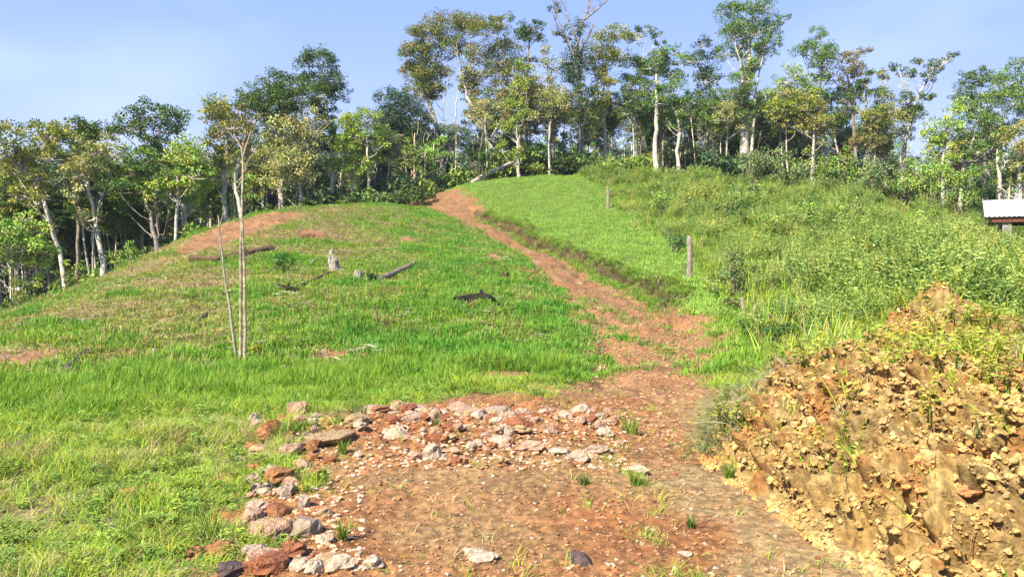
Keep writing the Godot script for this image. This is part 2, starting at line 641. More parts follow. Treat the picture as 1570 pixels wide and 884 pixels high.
# A tuft of bent blades. Tint is multiplied by the colour of the copy.
func tuft(blades: int, spread: float, tall: float, width: float, bend: float, segs: int, seed_: int) -> Mesh:
	rng.seed = seed_
	var s := Shape.new()
	for k in blades:
		var a := rf(0, TAU)
		var out := Vector3(cos(a), 0, sin(a))
		var p := out * spread * sqrt(rng.randf())
		var b := rf(0, TAU)
		var dir := (Vector3(cos(b), 0, sin(b)) + out * 0.7).normalized()
		var x := dir.cross(Vector3.UP)
		var h := tall * rf(0.45, 1.1)
		var lean := bend * rf(0.3, 1.2)
		var t := tinted(Color(1, 1, 1), 0.28)
		var first := s.v.size()
		for j in segs + 1:
			var f := float(j) / segs
			var q := p + dir * h * lean * f * f + Vector3(0, h * (f - 0.25 * lean * f * f), 0)
			var hw := width * 0.5 * (1.0 - f * f)
			if j < segs:
				s.v.append(q - x * hw); s.v.append(q + x * hw)
				s.c.append(t); s.c.append(t)
			else:
				s.v.append(q); s.c.append(t)
		for j in segs - 1:
			s.quad(first + j * 2, first + j * 2 + 1, first + j * 2 + 3, first + j * 2 + 2)
		s.tri(first + segs * 2 - 2, first + segs * 2 - 1, first + segs * 2)
	return s.mesh()

# A leafy weed: several stems with leaves along them.
func weed(stems: int, tall: float, leaf_len: float, per: int, seed_: int) -> Mesh:
	rng.seed = seed_
	var s := Shape.new()
	for k in stems:
		var a := rf(0, TAU)
		var lean := rf(0.1, 0.55)
		var h := tall * rf(0.6, 1.1)
		var root := Vector3(cos(a), 0, sin(a)) * rf(0, 0.12)
		var tip := root + Vector3(cos(a) * lean * h, h, sin(a) * lean * h)
		var mid := root.lerp(tip, 0.5) + Vector3(0, h * 0.06, 0)
		tube(s, [root, mid, tip], [0.008, 0.006, 0.003], 3, Color(0.9, 0.8, 0.7))
		for j in per:
			var f := lerpf(0.2, 1.0, (j + rng.randf()) / per)
			var p := root.lerp(tip, f)
			var b := rf(0, TAU)
			var along := Vector3(cos(b), rf(-0.1, 0.6), sin(b)).normalized()
			leaf(s, p, along, (Vector3.UP + any_dir() * 0.4).normalized(), leaf_len * rf(0.6, 1.25), leaf_len * rf(0.3, 0.5), tinted(Color(1, 1, 1), 0.25))
	return s.mesh()

func lump(seed_: int, rings: int, segs: int, flat: float, jag: float) -> Shape:
	rng.seed = seed_
	var n := noise(seed_, 0.9, 3)
	var cuts := []
	for k in 7:
		var d := any_dir()
		cuts.append([d, rf(0.62, 0.95)])
	var s := Shape.new()
	for ir in rings + 1:
		var th := PI * ir / rings
		for j in segs:
			var ph := TAU * j / segs
			var d := Vector3(sin(th) * cos(ph), cos(th), sin(th) * sin(ph))
			var r := 1.0 + jag * n.get_noise_3dv(d * 1.6)
			for cut in cuts:
				var q: float = d.dot(cut[0])
				if q > 0.05:
					r = minf(r, cut[1] / q)
			s.v.append(Vector3(d.x, d.y * flat, d.z) * r * 0.5)
			var t := rf(0.9, 1.1)
			s.c.append(Color(t, t, t))
	for ir in rings:
		for j in segs:
			var j2 := (j + 1) % segs
			s.quad(ir * segs + j, ir * segs + j2, (ir + 1) * segs + j2, (ir + 1) * segs + j)
	return s

const GREENS := [Color(0.24, 0.36, 0.045), Color(0.29, 0.40, 0.05), Color(0.34, 0.39, 0.055), Color(0.17, 0.32, 0.045)]
const STRAWS := [Color(0.36, 0.29, 0.13), Color(0.30, 0.26, 0.10), Color(0.40, 0.33, 0.18)]

func grass_tone(dry: float, lush: float) -> Color:
	if rng.randf() < dry * 0.75:
		return tinted(STRAWS[rng.randi() % 3], 0.2)
	var c: Color = GREENS[rng.randi() % 4]
	return tinted(c.lerp(Color(0.125, 0.30, 0.045), lush * 0.95), 0.22)

func grow_grass() -> void:
	var near := [Scatter.new(), Scatter.new()]
	var band := Scatter.new()
	var hill := [Scatter.new(), Scatter.new()]
	var stalks := Scatter.new()
	rng.seed = 101
	for k in 90000:
		var r := rf(2.6, 12.5)
		var a := rf(-0.66, 0.66)
		var x := sin(a) * r
		var z := -cos(a) * r
		var y := height(x, z)
		surface(x, z)
		if mound_off(x, z) < 0.05:
			continue
		var g := s_grass * maxf(0.5, 0.75 + 0.9 * n_dry.get_noise_2d(x * 2.2, z * 2.2))
		if rng.randf() > g:
			continue
		var big := clampf(0.75 + 1.1 * n_mid.get_noise_2d(x * 1.4 + 5.0, z * 1.4), 0.4, 1.5)
		if s_grass < 0.6:
			big *= 0.7
		near[k % 2].add(Vector3(x, y - 0.01, z), rf(0, TAU), rf(0.7, 1.2) * (0.8 + 0.03 * r), big * rf(0.6, 1.25), grass_tone(0.12 + s_dry * 0.9, 0.0), rf(-0.35, 0.35))
	var herbs := Scatter.new()
	for k in 2600:
		var r := rf(2.8, 11.0)
		var a := rf(-0.66, 0.3)
		var x := sin(a) * r
		var z := -cos(a) * r
		var y := height(x, z)
		surface(x, z)
		if rng.randf() > s_grass * 0.75 - 0.15:
			continue
		var size := rf(0.10, 0.30)
		herbs.add(Vector3(x, y - 0.005, z), rf(0, TAU), size, size * rf(0.5, 1.0), tinted(Color(0.22, 0.33, 0.06), 0.3), rf(-0.2, 0.2))
	stuff("herbs", "small broad leaved herbs growing in the foreground turf", "herbs", weed(6, 0.5, 0.16, 8, 26), mats.leaf, herbs)
	for k in 26000:
		var r := rf(8.8, 14.5)
		var a := rf(-0.66, 0.14)
		var x := sin(a) * r
		var z := -cos(a) * r
		var edge := 9.3 + 0.9 * n_mid.get_noise_2d(x, z) + smoothstep(-2.0, 1.5, x) * 2.2
		if r < edge or r > 13.2 + 1.2 * n_mid.get_noise_2d(x + 7.0, z):
			continue
		var y := height(x, z)
		surface(x, z)
		if rng.randf() > s_grass:
			continue
		band.add(Vector3(x, y - 0.02, z), rf(0, TAU), rf(0.8, 1.3), rf(0.35, 1.2) * (0.75 + 0.8 * n_mid.get_noise_2d(x * 2.0, z)) * smoothstep(edge - 0.6, edge + 1.2, r), grass_tone(0.03, 0.55), rf(-0.2, 0.2))
	for k in 210000:
		var r := rf(11.5, 70.0)
		var a := rf(-0.66, 0.66)
		var x := sin(a) * r
		var z := -cos(a) * r
		if x < -8.0 and r > 48.0:
			continue
		var y := height(x, z)
		surface(x, z)
		if rng.randf() > s_grass * 1.05 or mound_off(x, z) < 0.0:
			continue
		var lush := 0.45
		if f_bank < 0.0:
			lush = clampf(0.72 + 1.2 * n_dry.get_noise_2d(x * 0.8 + 20.0, z * 0.8) + smoothstep(-8.0, 2.0, x) * 0.35, 0, 1) * (1.0 - s_dry)
		var tall := 0.75 + 0.7 * n_mid.get_noise_2d(x + 3.0, z) + 1.1 * maxf(0.0, n_small.get_noise_2d(x * 0.6, z * 0.6)) + (0.5 * lush) - 0.4 * s_dry
		var tone_here := grass_tone(s_dry, lush)
		if f_bank > 0.2 and r > 18.0 and f_weed < 0.5:
			tone_here = tinted(Color(0.27, 0.43, 0.085), 0.2)
		if rng.randf() < 0.05:
			tall = tall * 1.5 + 0.5
			tone_here = tinted(tone_here * 0.85, 0.15)
		hill[k % 2].add(Vector3(x, y - 0.02, z), rf(0, TAU), rf(0.7, 1.3), clampf(tall, 0.3, 2.6) * rf(0.7, 1.2), tone_here, rf(-0.2, 0.2))
	stuff("grass", "short yellow green grass in the left foreground", "grass", tuft(6, 0.045, 0.13, 0.006, 0.75, 3, 21), mats.blade, near[0])
	stuff("grass", "short bent grass among the foreground stones", "grass", tuft(5, 0.05, 0.17, 0.0055, 0.95, 3, 22), mats.blade, near[1])
	stuff("grass", "tall bright green grass along the foot of the hill", "grass", tuft(9, 0.11, 0.27, 0.010, 0.75, 3, 23), mats.blade, band)
	stuff("grass", "cropped grass covering the hill and meadow", "grass", tuft(13, 0.17, 0.11, 0.017, 0.8, 2, 24), mats.blade, hill[0])
	stuff("grass", "patchy grass covering the hill and meadow", "grass", tuft(11, 0.2, 0.15, 0.016, 0.95, 2, 25), mats.blade, hill[1])

func grow_weeds() -> void:
	var sc := [Scatter.new(), Scatter.new(), Scatter.new()]
	var tallgrass := Scatter.new()
	rng.seed = 202
	var tones := [Color(0.295, 0.414, 0.105), Color(0.376, 0.469, 0.140), Color(0.215, 0.344, 0.098), Color(0.443, 0.497, 0.154)]
	var dry_at := spot(1425, 352)
	for k in 42000:
		var r := rf(9.5, 72.0)
		var a := rf(-0.02, 0.66)
		var x := sin(a) * r
		var z := -cos(a) * r
		var y := height(x, z)
		if f_weed < 0.0 or mound_off(x, z) < 0.1:
			continue
		var d := smoothstep(0.0, 1.8, f_weed + 1.4 * n_edge.get_noise_2d(x, z))
		var patch := n_mid.get_noise_2d(x * 0.5 + 3.0, z * 0.5)
		if rng.randf() > d * (0.55 + 1.5 * patch):
			continue
		var size := (0.5 + 0.5 * smoothstep(0.5, 5.0, f_weed)) * (0.75 + 1.3 * maxf(patch, -0.35)) * rf(0.5, 1.25)
		if r < 14.0:
			size *= 0.6
		var c: Color = tones[clampi(int((n_dry.get_noise_2d(x * 0.7, z * 0.7) + 0.5 + rf(-0.25, 0.25)) * 4.0), 0, 3)]
		var tan_patch := exp(-(pow((x - dry_at.x) / 3.2, 2.0) + pow((z - dry_at.z) / 4.0, 2.0)))
		if rng.randf() < tan_patch * 0.8:
			c = Color(0.36, 0.29, 0.16)
			size *= 0.7
		sc[k % 3].add(Vector3(x, y - 0.02, z), rf(0, TAU), size, size * rf(0.8, 1.15), tinted(c, 0.2), rf(-0.15, 0.15))
		if k % 2 == 0:
			tallgrass.add(Vector3(x + rf(-0.4, 0.4), y - 0.03, z + rf(-0.4, 0.4)), rf(0, TAU), rf(0.9, 1.6), rf(0.6, 1.5), grass_tone(0.4, 0.0), rf(-0.25, 0.25))
	stuff("weeds", "waist high light green weeds over the right slope", "weeds", weed(7, 0.75, 0.095, 24, 31), mats.leaf, sc[0])
	stuff("weeds", "broad leaved weeds mixed over the right slope", "weeds", weed(6, 0.6, 0.14, 16, 32), mats.leaf, sc[1])
	stuff("weeds", "fine leaved weeds mixed over the right slope", "weeds", weed(10, 0.85, 0.075, 28, 33), mats.leaf, sc[2])
	stuff("grass", "long grass standing between the weeds", "grass", tuft(14, 0.2, 0.5, 0.014, 0.7, 3, 34), mats.blade, tallgrass)

# Twigs and bark left on the cleared slope, loose gravel on the track.
func strew_litter() -> void:
	rng.seed = 351
	var bits := Scatter.new()
	var grit := Scatter.new()
	for k in 3000:
		var r := rf(13.0, 46.0)
		var a := rf(-0.62, 0.12)
		var x := sin(a) * r
		var z := -cos(a) * r
		var y := height(x, z)
		if f_bank > -0.3 or n_dry.get_noise_2d(x * 0.9 + 50.0, z * 0.9) < rf(-0.2, 0.4):
			continue
		var c := Color(0.22, 0.15, 0.09) if k % 3 else Color(0.42, 0.36, 0.26)
		bits.add(Vector3(x, y + 0.04, z), rf(0, TAU), rf(0.3, 0.75), rf(0.3, 0.7), tinted(c, 0.35), rf(-0.3, 0.3))
	for k in 9000:
		var f := rng.randf() * (track_line.size() - 1.001)
		var i := int(f)
		var p := track_line[i].lerp(track_line[i + 1], f - i) + Vector2(rf(-1.8, 1.8), rf(-1.8, 1.8))
		var y := height(p.x, p.y)
		if f_track > 0.0:
			continue
		var size := 0.02 + 0.06 * pow(rng.randf(), 4.0)
		grit.add(Vector3(p.x, y + size * 0.1, p.y), rf(0, TAU), size, size * 0.7, tinted(Color(0.34, 0.20, 0.105), 0.25), rf(-0.4, 0.4))
	var s := Shape.new()
	for k in 4:
		var p := Vector3(rf(-0.15, 0.15), rf(-0.02, 0.03), rf(-0.15, 0.15))
		var d := Vector3(rf(-1, 1), rf(-0.05, 0.25), rf(-1, 1)).normalized() * rf(0.12, 0.3)
		tube(s, [p, p + d * 0.5 + any_dir() * 0.02, p + d], [0.016, 0.013, 0.006], 4, Color(1, 1, 1))
	stuff("twig_litter", "scattered twigs and bark left over the cleared slope", "litter", s.mesh(), mats.clod, bits)
	stuff("gravel", "loose gravel on the earth track", "gravel", lump(54, 4, 6, 0.8, 0.9).mesh(), mats.clod, grit)

# Sod, roots and grass along the little cut bank beside the track.
func dress_bank() -> void:
	rng.seed = 303
	var roots := Scatter.new()
	var sod := Scatter.new()
	for k in 9000:
		var f := rf(0.13, 0.9) * (bank_line.size() - 1)
		var a := int(f)
		var p := bank_line[a].lerp(bank_line[a + 1], f - a)
		var d := (bank_line[a + 1] - bank_line[a]).normalized()
		var o := rf(-0.5, 0.6)
		p += Vector2(-d.y, d.x) * o
		var y := height(p.x, p.y)
		var off := f_bank + n_edge.get_noise_2d(p.x, p.y) * 0.5 + 0.12 * n_small.get_noise_2d(p.x, p.y)
		if off > -0.2 and off < 0.16 and rng.randf() < 0.6:
			roots.add(Vector3(p.x, y, p.y), rf(0, TAU), rf(0.5, 1.2), rf(0.4, 1.0), tinted(Color(0.16, 0.13, 0.07), 0.4), rf(-1.4, 1.4))
		if (off > 0.12 and off < 0.5) or (off < -0.2 and rng.randf() < 0.35) or rng.randf() < 0.08:
			sod.add(Vector3(p.x, y - 0.02, p.y), rf(0, TAU), rf(0.8, 1.3), rf(0.6, 1.4), grass_tone(0.2, 0.3), rf(-0.5, 0.5))
	stuff("roots", "dark roots and dead grass hanging from the cut bank beside the track", "roots", tuft(10, 0.08, 0.2, 0.014, 1.2, 2, 304), mats.blade, roots)
	stuff("grass", "ragged grass overhanging the cut bank beside the track", "grass", tuft(12, 0.12, 0.2, 0.014, 1.0, 2, 305), mats.blade, sod)

# ---------------------------------------------------------------- the clay mound

const MOUND := [[1.98, -2.6], [1.95, -3.4], [1.86, -4.3], [1.78, -5.0], [1.66, -5.6], [1.62, -6.6], [1.9, -7.5], [2.5, -8.4], [3.5, -9.4], [5.0, -10.1], [7.5, -10.0], [9.0, -8.0], [9.0, -2.0], [4.0, -1.6]]
var mound_poly := PackedVector2Array()

func mound_off(x: float, z: float) -> float:
	if x < 1.3 or z < -10.5 or z > -1.2:
		return 1.0
	return poly_off(mound_poly, Vector2(x, z))

var n_lump := noise(41, 1.5, 2, FastNoiseLite.TYPE_SIMPLEX)
var n_clod := noise(42, 3.6, 2, FastNoiseLite.TYPE_SIMPLEX)
var n_crumb := noise(43, 7.0, 1, FastNoiseLite.TYPE_SIMPLEX)

func mound_point(x: float, z: float) -> Vector3:
	var s := -mound_off(x, z) + 0.16 * n_mid.get_noise_2d(x * 1.7, z * 1.7)
	var g := land(x, z)
	if s < 0.0:
		return Vector3(x, g - 0.06 + maxf(s, -0.3) * 0.5, z)
	var h := 0.98 * (1.0 - exp(-s / 0.62)) - 0.08 * smoothstep(1.2, 3.0, s)
	h *= 0.86 + 0.14 * smoothstep(-9.0, -5.0, z)
	h += 0.42 * exp(-(pow((x - 4.55) / 0.42, 2.0) + pow((z + 8.7) / 0.5, 2.0))) * (1.0 + 0.3 * n_clod.get_noise_2d(x, z))
	h += 0.12 * exp(-(pow((x - 4.9) / 1.0, 2.0) + pow((z + 8.4) / 0.8, 2.0)))
	var p := Vector3(x, g + h - 0.05, z)
	var face := smoothstep(0.0, 0.15, s) * (1.0 - 0.6 * smoothstep(1.3, 2.2, s))
	face *= 1.0 - 0.75 * exp(-(pow((x - 4.6) / 0.6, 2.0) + pow((z + 8.6) / 0.7, 2.0)))
	var lumps := absf(n_lump.get_noise_3d(x, p.y * 1.3, z)) * 2.0 - 0.45
	var clods := absf(n_clod.get_noise_3d(x, p.y, z)) * 2.0 - 0.4
	var push := face * (0.13 * lumps + 0.10 * clods+ 0.05 * absf(n_crumb.get_noise_3d(x, p.y, z)) + 0.028 * n_crumb.get_noise_3d(x * 2.1, p.y * 2.1, z * 2.1))
	p += Vector3(-0.72, 0.62, 0.3) * push
	return p

func clay_tone(p: Vector3) -> Color:
	var q := n_lump.get_noise_3d(p.x * 0.8 + 11.0, p.y, p.z)
	var q2 := n_clod.get_noise_3d(p.x + 7.0, p.y, p.z)
	var c := Color(0.349, 0.216, 0.075).lerp(Color(0.426, 0.298, 0.118), clampf(0.5 + 1.4 * q2, 0, 1))
	c = c.lerp(Color(0.319, 0.141, 0.046), smoothstep(0.12, 0.4, q) * 0.75)
	c = c.lerp(Color(0.198, 0.134, 0.062), smoothstep(0.15, 0.5, -q) * 0.45)
	return c

func build_mound() -> void:
	var s := Shape.new()
	var nx := 300
	var nz := 460
	rng.seed = 401
	for iz in nz:
		for ix in nx:
			var fx := float(ix) / (nx - 1)
			var x := 1.3 + 7.6 * (0.55 * fx + 0.45 * fx * fx * fx)
			var z := -2.0 - 8.4 * iz / (nz - 1)
			var p := mound_point(x, z)
			s.v.append(p)
			var c := clay_tone(p)
			s.c.append(c * rf(0.9, 1.1))
	for iz in nz - 1:
		for ix in nx - 1:
			var a := iz * nx + ix
			s.quad(a, a + nx, a + nx + 1, a + 1)
	s.make_normals()
	var t := thing("clay_mound", "lumpy yellow ochre heap of dug clay at the right edge", "earth mound", Vector3.ZERO)
	part("heap", s.mesh(true), mats.clay, t)
	# crumbled clods lying on its face
	var sc := [Scatter.new(), Scatter.new()]
	for k in 90000:
		var x := 1.4 + 3.8 * pow(rng.randf(), 1.3)
		var z := rf(-9.6, -2.6)
		var o := -mound_off(x, z)
		if o < -0.12 or (o > 1.5 and rng.randf() < 0.85):
			continue
		var p := mound_point(x, z)
		if n_clod.get_noise_3d(p.x * 0.6, p.y * 0.6 + 9.0, p.z * 0.6) < rf(-0.3, 0.3):
			continue
		var size := 0.010 + 0.045 * pow(rng.randf(), 4.0)
		var c := clay_tone(p) * rf(0.85, 1.25)
		p.y = maxf(p.y, land(x, z))
		sc[k % 2].add(p + Vector3(-0.006, size * 0.05, 0.003), rf(0, TAU), size, size * rf(0.7, 1.1), tinted(c, 0.18), rf(-0.6, 0.6))
	var clod_shapes := []
	for k in 6:
		var keep := rng.state
		var cs := lump(460 + k, 7, 9, 0.85, 1.2)
		rng.state = keep
		for j in cs.c.size():
			var tone := [Color(0.36, 0.23, 0.10), Color(0.43, 0.30, 0.14), Color(0.33, 0.17, 0.07)][k % 3] as Color
			cs.c[j] = tone * cs.c[j].r
		clod_shapes.append(cs.mesh())
	var big := 0
	while big < 110:
		var x := 1.5 + 3.4 * pow(rng.randf(), 1.2)
		var z := rf(-9.0, -3.0)
		var o := -mound_off(x, z)
		if o < -0.05 or o > 1.6:
			continue
		var p := mound_point(x, z)
		p.y = maxf(p.y, land(x, z))
		var clod := part("clod", clod_shapes[big % 6], mats.clod, t)
		var size := rf(0.045, 0.10)
		clod.position = p + Vector3(-0.01, size * 0.02, 0.005)
		clod.rotation = Vector3(rf(0, TAU), rf(0, TAU), rf(0, TAU))
		clod.scale = Vector3(size, size * rf(0.7, 1.0), size * rf(0.7, 1.0))
		big += 1
	stuff("clay_clods", "loose ochre clods crumbled over the clay mound", "clods", lump(44, 6, 8, 0.9, 1.1).mesh(), mats.clod, sc[0])
	stuff("clay_clods", "angular ochre clods crumbled over the clay mound", "clods", lump(45, 6, 8, 0.8, 1.5).mesh(), mats.clod, sc[1])
	# weeds and dry grass on it
	var green := Scatter.new()
	var dead := Scatter.new()
	var leafy := Scatter.new()
	for k in 9000:
		var x := rf(1.5, 8.5)
		var z := rf(-10.0, -2.4)
		var o := -mound_off(x, z)
		if o < 0.03:
			continue
		var p := mound_point(x, z)
		var top := smoothstep(0.9, 1.6, o)
		var hump := exp(-(pow((x - 4.6) / 0.7, 2.0) + pow((z + 8.6) / 0.7, 2.0)))
		var back := smoothstep(-6.6, -7.6, z) * (1.0 - smoothstep(2.0, 3.2, x))
		var patch := n_mid.get_noise_2d(x * 1.8, z * 1.8)
		var g := (0.05 + 0.6 * top * (0.5 + patch)) * (1.0 - hump) + 0.25 * maxf(0.0, patch)
		if rng.randf() < g:
			green.add(p - Vector3(0, 0.02, 0), rf(0, TAU), rf(0.7, 1.2), rf(0.5, 1.2), grass_tone(0.35, 0.0), rf(-0.5, 0.5))
		if rng.randf() < back * 0.9 + 0.05 * top:
			dead.add(p - Vector3(0, 0.02, 0), rf(0, TAU), rf(0.8, 1.3), rf(0.5, 1.1), tinted(Color(0.33, 0.27, 0.17), 0.3), rf(-0.7, 0.7))
		if rng.randf() < 0.02 + 0.05 * top:
			leafy.add(p - Vector3(0, 0.01, 0), rf(0, TAU), rf(0.3, 0.75), rf(0.25, 0.7), tinted(Color(0.30, 0.36, 0.06), 0.25), rf(-0.3, 0.3))
	for k in 5200:
		var x := rf(1.25, 2.7)
		var z := rf(-9.0, -6.5)
		var o := mound_off(x, z)
		if o > 0.08 or o < -0.55 or rng.randf() < 0.3 + absf(o + 0.1) * 2.0:
			continue
		var p := mound_point(x, z)
		p.y = maxf(p.y, height(x, z))
		dead.add(p - Vector3(0, 0.02, 0), rf(0, TAU), rf(0.7, 1.3), rf(0.4, 1.0), tinted(Color(0.34, 0.29, 0.17) if k % 2 else Color(0.28, 0.31, 0.11), 0.3), rf(-1.0, 1.0))
	stuff("grass", "sparse weedy grass on the clay mound", "grass", tuft(7, 0.06, 0.2, 0.008, 0.9, 3, 46), mats.blade, green)
	stuff("dry_grass", "grey brown dead grass hanging over the far end of the mound", "grass", tuft(14, 0.10, 0.17, 0.006, 1.7, 3, 47), mats.blade, dead)
	stuff("weeds", "small yellow green weeds rooted in the clay mound", "weeds", weed(5, 0.5, 0.12, 9, 48), mats.leaf, leafy)

# ---------------------------------------------------------------- trees

const LEAVES := {
	"dark": [Color(0.085, 0.145, 0.036), Color(0.122, 0.189, 0.040), Color(0.110, 0.155, 0.061)],
	"mid": [Color(0.145, 0.244, 0.050), Color(0.206, 0.289, 0.061), Color(0.122, 0.200, 0.061)],
	"olive": [Color(0.289, 0.301, 0.069), Color(0.217, 0.256, 0.061), Color(0.362, 0.334, 0.102)],
	"light": [Color(0.316, 0.444, 0.081), Color(0.242, 0.378, 0.081), Color(0.436, 0.489, 0.102)],
	"blue": [Color(0.071, 0.134, 0.069), Color(0.110, 0.166, 0.090), Color(0.085, 0.110, 0.061)],
	"brown": [Color(0.242, 0.211, 0.090), Color(0.181, 0.200, 0.069), Color(0.316, 0.244, 0.120)],
	"yellow": [Color(0.324, 0.388, 0.076), Color(0.264, 0.350, 0.071), Color(0.216, 0.300, 0.057)],
	"mixed": [Color(0.250, 0.215, 0.089), Color(0.132, 0.193, 0.045), Color(0.187, 0.229, 0.059), Color(0.295, 0.266, 0.089)],
	"pale": [Color(0.485, 0.444, 0.200), Color(0.362, 0.378, 0.141), Color(0.268, 0.289, 0.102)],
}
const PALE_BARK := Color(0.72, 0.66, 0.56)
const GREY_BARK := Color(0.36, 0.32, 0.26)
const DARK_BARK := Color(0.17, 0.135, 0.10)

# trunk: list of points in the tree's own metres, the first at its foot. clumps: [centre, reach]. boughs: bare limbs as lists of points.
func make_tree(called: String, label: String, at: Vector3, trunk: Array, r0: float, clumps: Array, density: float, tones: Array, bark: Color, group := "", boughs := [], leaf_size := 0.15, sprays := 9) -> Node3D:
	var t := thing(called, label, "tree", at, group)
	var n := 14
	var line := spline(trunk, n, r0 * 0.35)
	var rad := []
	for k in n + 1:
		var f := float(k) / n
		rad.append(maxf(0.035, r0 * (1.0 - 0.62 * f) * (1.0 + 0.55 * exp(-f * 14.0))))
	var s := Shape.new()
	tube(s, line, rad, 8, bark, 0.07)
	part("trunk", s.mesh(true), mats.bark, t)
	var l := Shape.new()
	var c := Shape.new()
	for b in boughs:
		var bl := spline(b, 9, 0.07)
		tube(l, bl, tapers(9, r0 * (0.8 if (b[0] as Vector3).y < 2.0 else 0.34), 0.02), 6, bark, 0.08)
		for k in range(2, 9):
			for twig in 3:
				var p: Vector3 = bl[k]
				var d := Vector3(rf(-1, 1), rf(0.3, 1.2), rf(-0.8, 0.8)).normalized() * rf(0.5, 1.4)
				tube(l, [p, p + d * 0.5 + any_dir() * 0.1, p + d], [0.025, 0.018, 0.008], 4, bark)
	var extra := []
	for k in sprays:
		var q: Vector3 = line[rng.randi_range(9, n)]
		var o := any_dir() * rf(0.3, 1.5)
		extra.append([q + o, Vector3(rf(0.4, 1.0), rf(0.3, 0.8), rf(0.4, 1.0))])
	for cl in clumps + extra:
		var p: Vector3 = cl[0]
		var r: Vector3 = cl[1]
		# a limb from the trunk to the clump
		var best := 0
		var score := 1e9
		for k in n + 1:
			var q: Vector3 = line[k]
			var flat := Vector2(q.x - p.x, q.z - p.z).length()
			var wanted := p.y - 0.75 * flat - r.y * 0.6
			var d := absf(q.y - wanted) + 0.4 * flat
			if d < score:
				score = d
				best = k
		var from: Vector3 = line[best]
		var to := p + Vector3(0, -r.y * 0.35, 0)
		if from.distance_to(to) > 0.3:
			var knee := from.lerp(to, 0.5) + Vector3(0, -0.12 * from.distance_to(to), 0) + any_dir() * 0.12 * from.distance_to(to)
			tube(l, spline([from, knee, to], 6, 0.05), tapers(6, maxf(0.03, float(rad[best]) * 0.36), 0.02), 5, bark, 0.06)
		for k in 9:
			var d := any_dir()
			d.y = absf(d.y) * 0.8 - 0.15
			var e := to + Vector3(d.x * r.x, d.y * r.y * 1.1, d.z * r.z) * rf(0.6, 1.1)
			tube(l, [to, to.lerp(e, 0.5) + any_dir() * 0.12, e], [0.03, 0.022, 0.01], 3, bark)
		var count := int(PI * r.x * maxf(r.y, 0.35) * 330.0 * density)
		leaf_clump(c, p, r, clampi(count, 90, 4200), leaf_size, tones)
	if l.v.size() > 0:
		part("limbs", l.mesh(true), mats.bark, t).set_meta("kind", "stuff")
	if c.v.size() > 0:
		part("crown", c.mesh(), mats.leaf, t)
	return t

# A tree drawn from what the photograph shows of it, set at its own distance d.
func seen_tree(label: String, d: float, trunk_px: Array, width_px: float, clumps_px: Array, tone: String, bark: Color, density := 1.0, boughs_px := [], called := "forest_tree") -> Node3D:
	var foot := pixel(trunk_px[0][0], trunk_px[0][1], d)
	var at := Vector3(foot.x, height(foot.x, foot.z) - 0.12, foot.z)
	var k := d / FOCAL
	var trunk := [Vector3.ZERO]
	for j in range(1, trunk_px.size()):
		var p := pixel(trunk_px[j][0], trunk_px[j][1], d + rf(-0.4, 0.4)) - at
		if p.y > 0.3:
			trunk.append(p)
	if foot.y - at.y > 1.0:
		trunk.insert(1, foot - at)
	var clumps := []
	for c in clumps_px:
		var rx: float = c[2] * k * 1.12
		var p := pixel(c[0], c[1], d) - at + Vector3(0, 0, rf(-0.7, 0.7) * rx)
		clumps.append([p, Vector3(rx, c[3] * k * 1.15, rx * rf(0.7, 1.0))])
	var boughs := []
	for b in boughs_px:
		var line := []
		var zz := rf(-0.5, 0.5)
		for j in b.size():
			line.append(pixel(b[j][0], b[j][1], d) - at + Vector3(0, 0, zz * j))
		boughs.append(line)
	return make_tree(called, label, at, trunk, width_px * 0.5 * k, clumps, density, LEAVES[tone], bark, "trees at the forest edge", boughs)

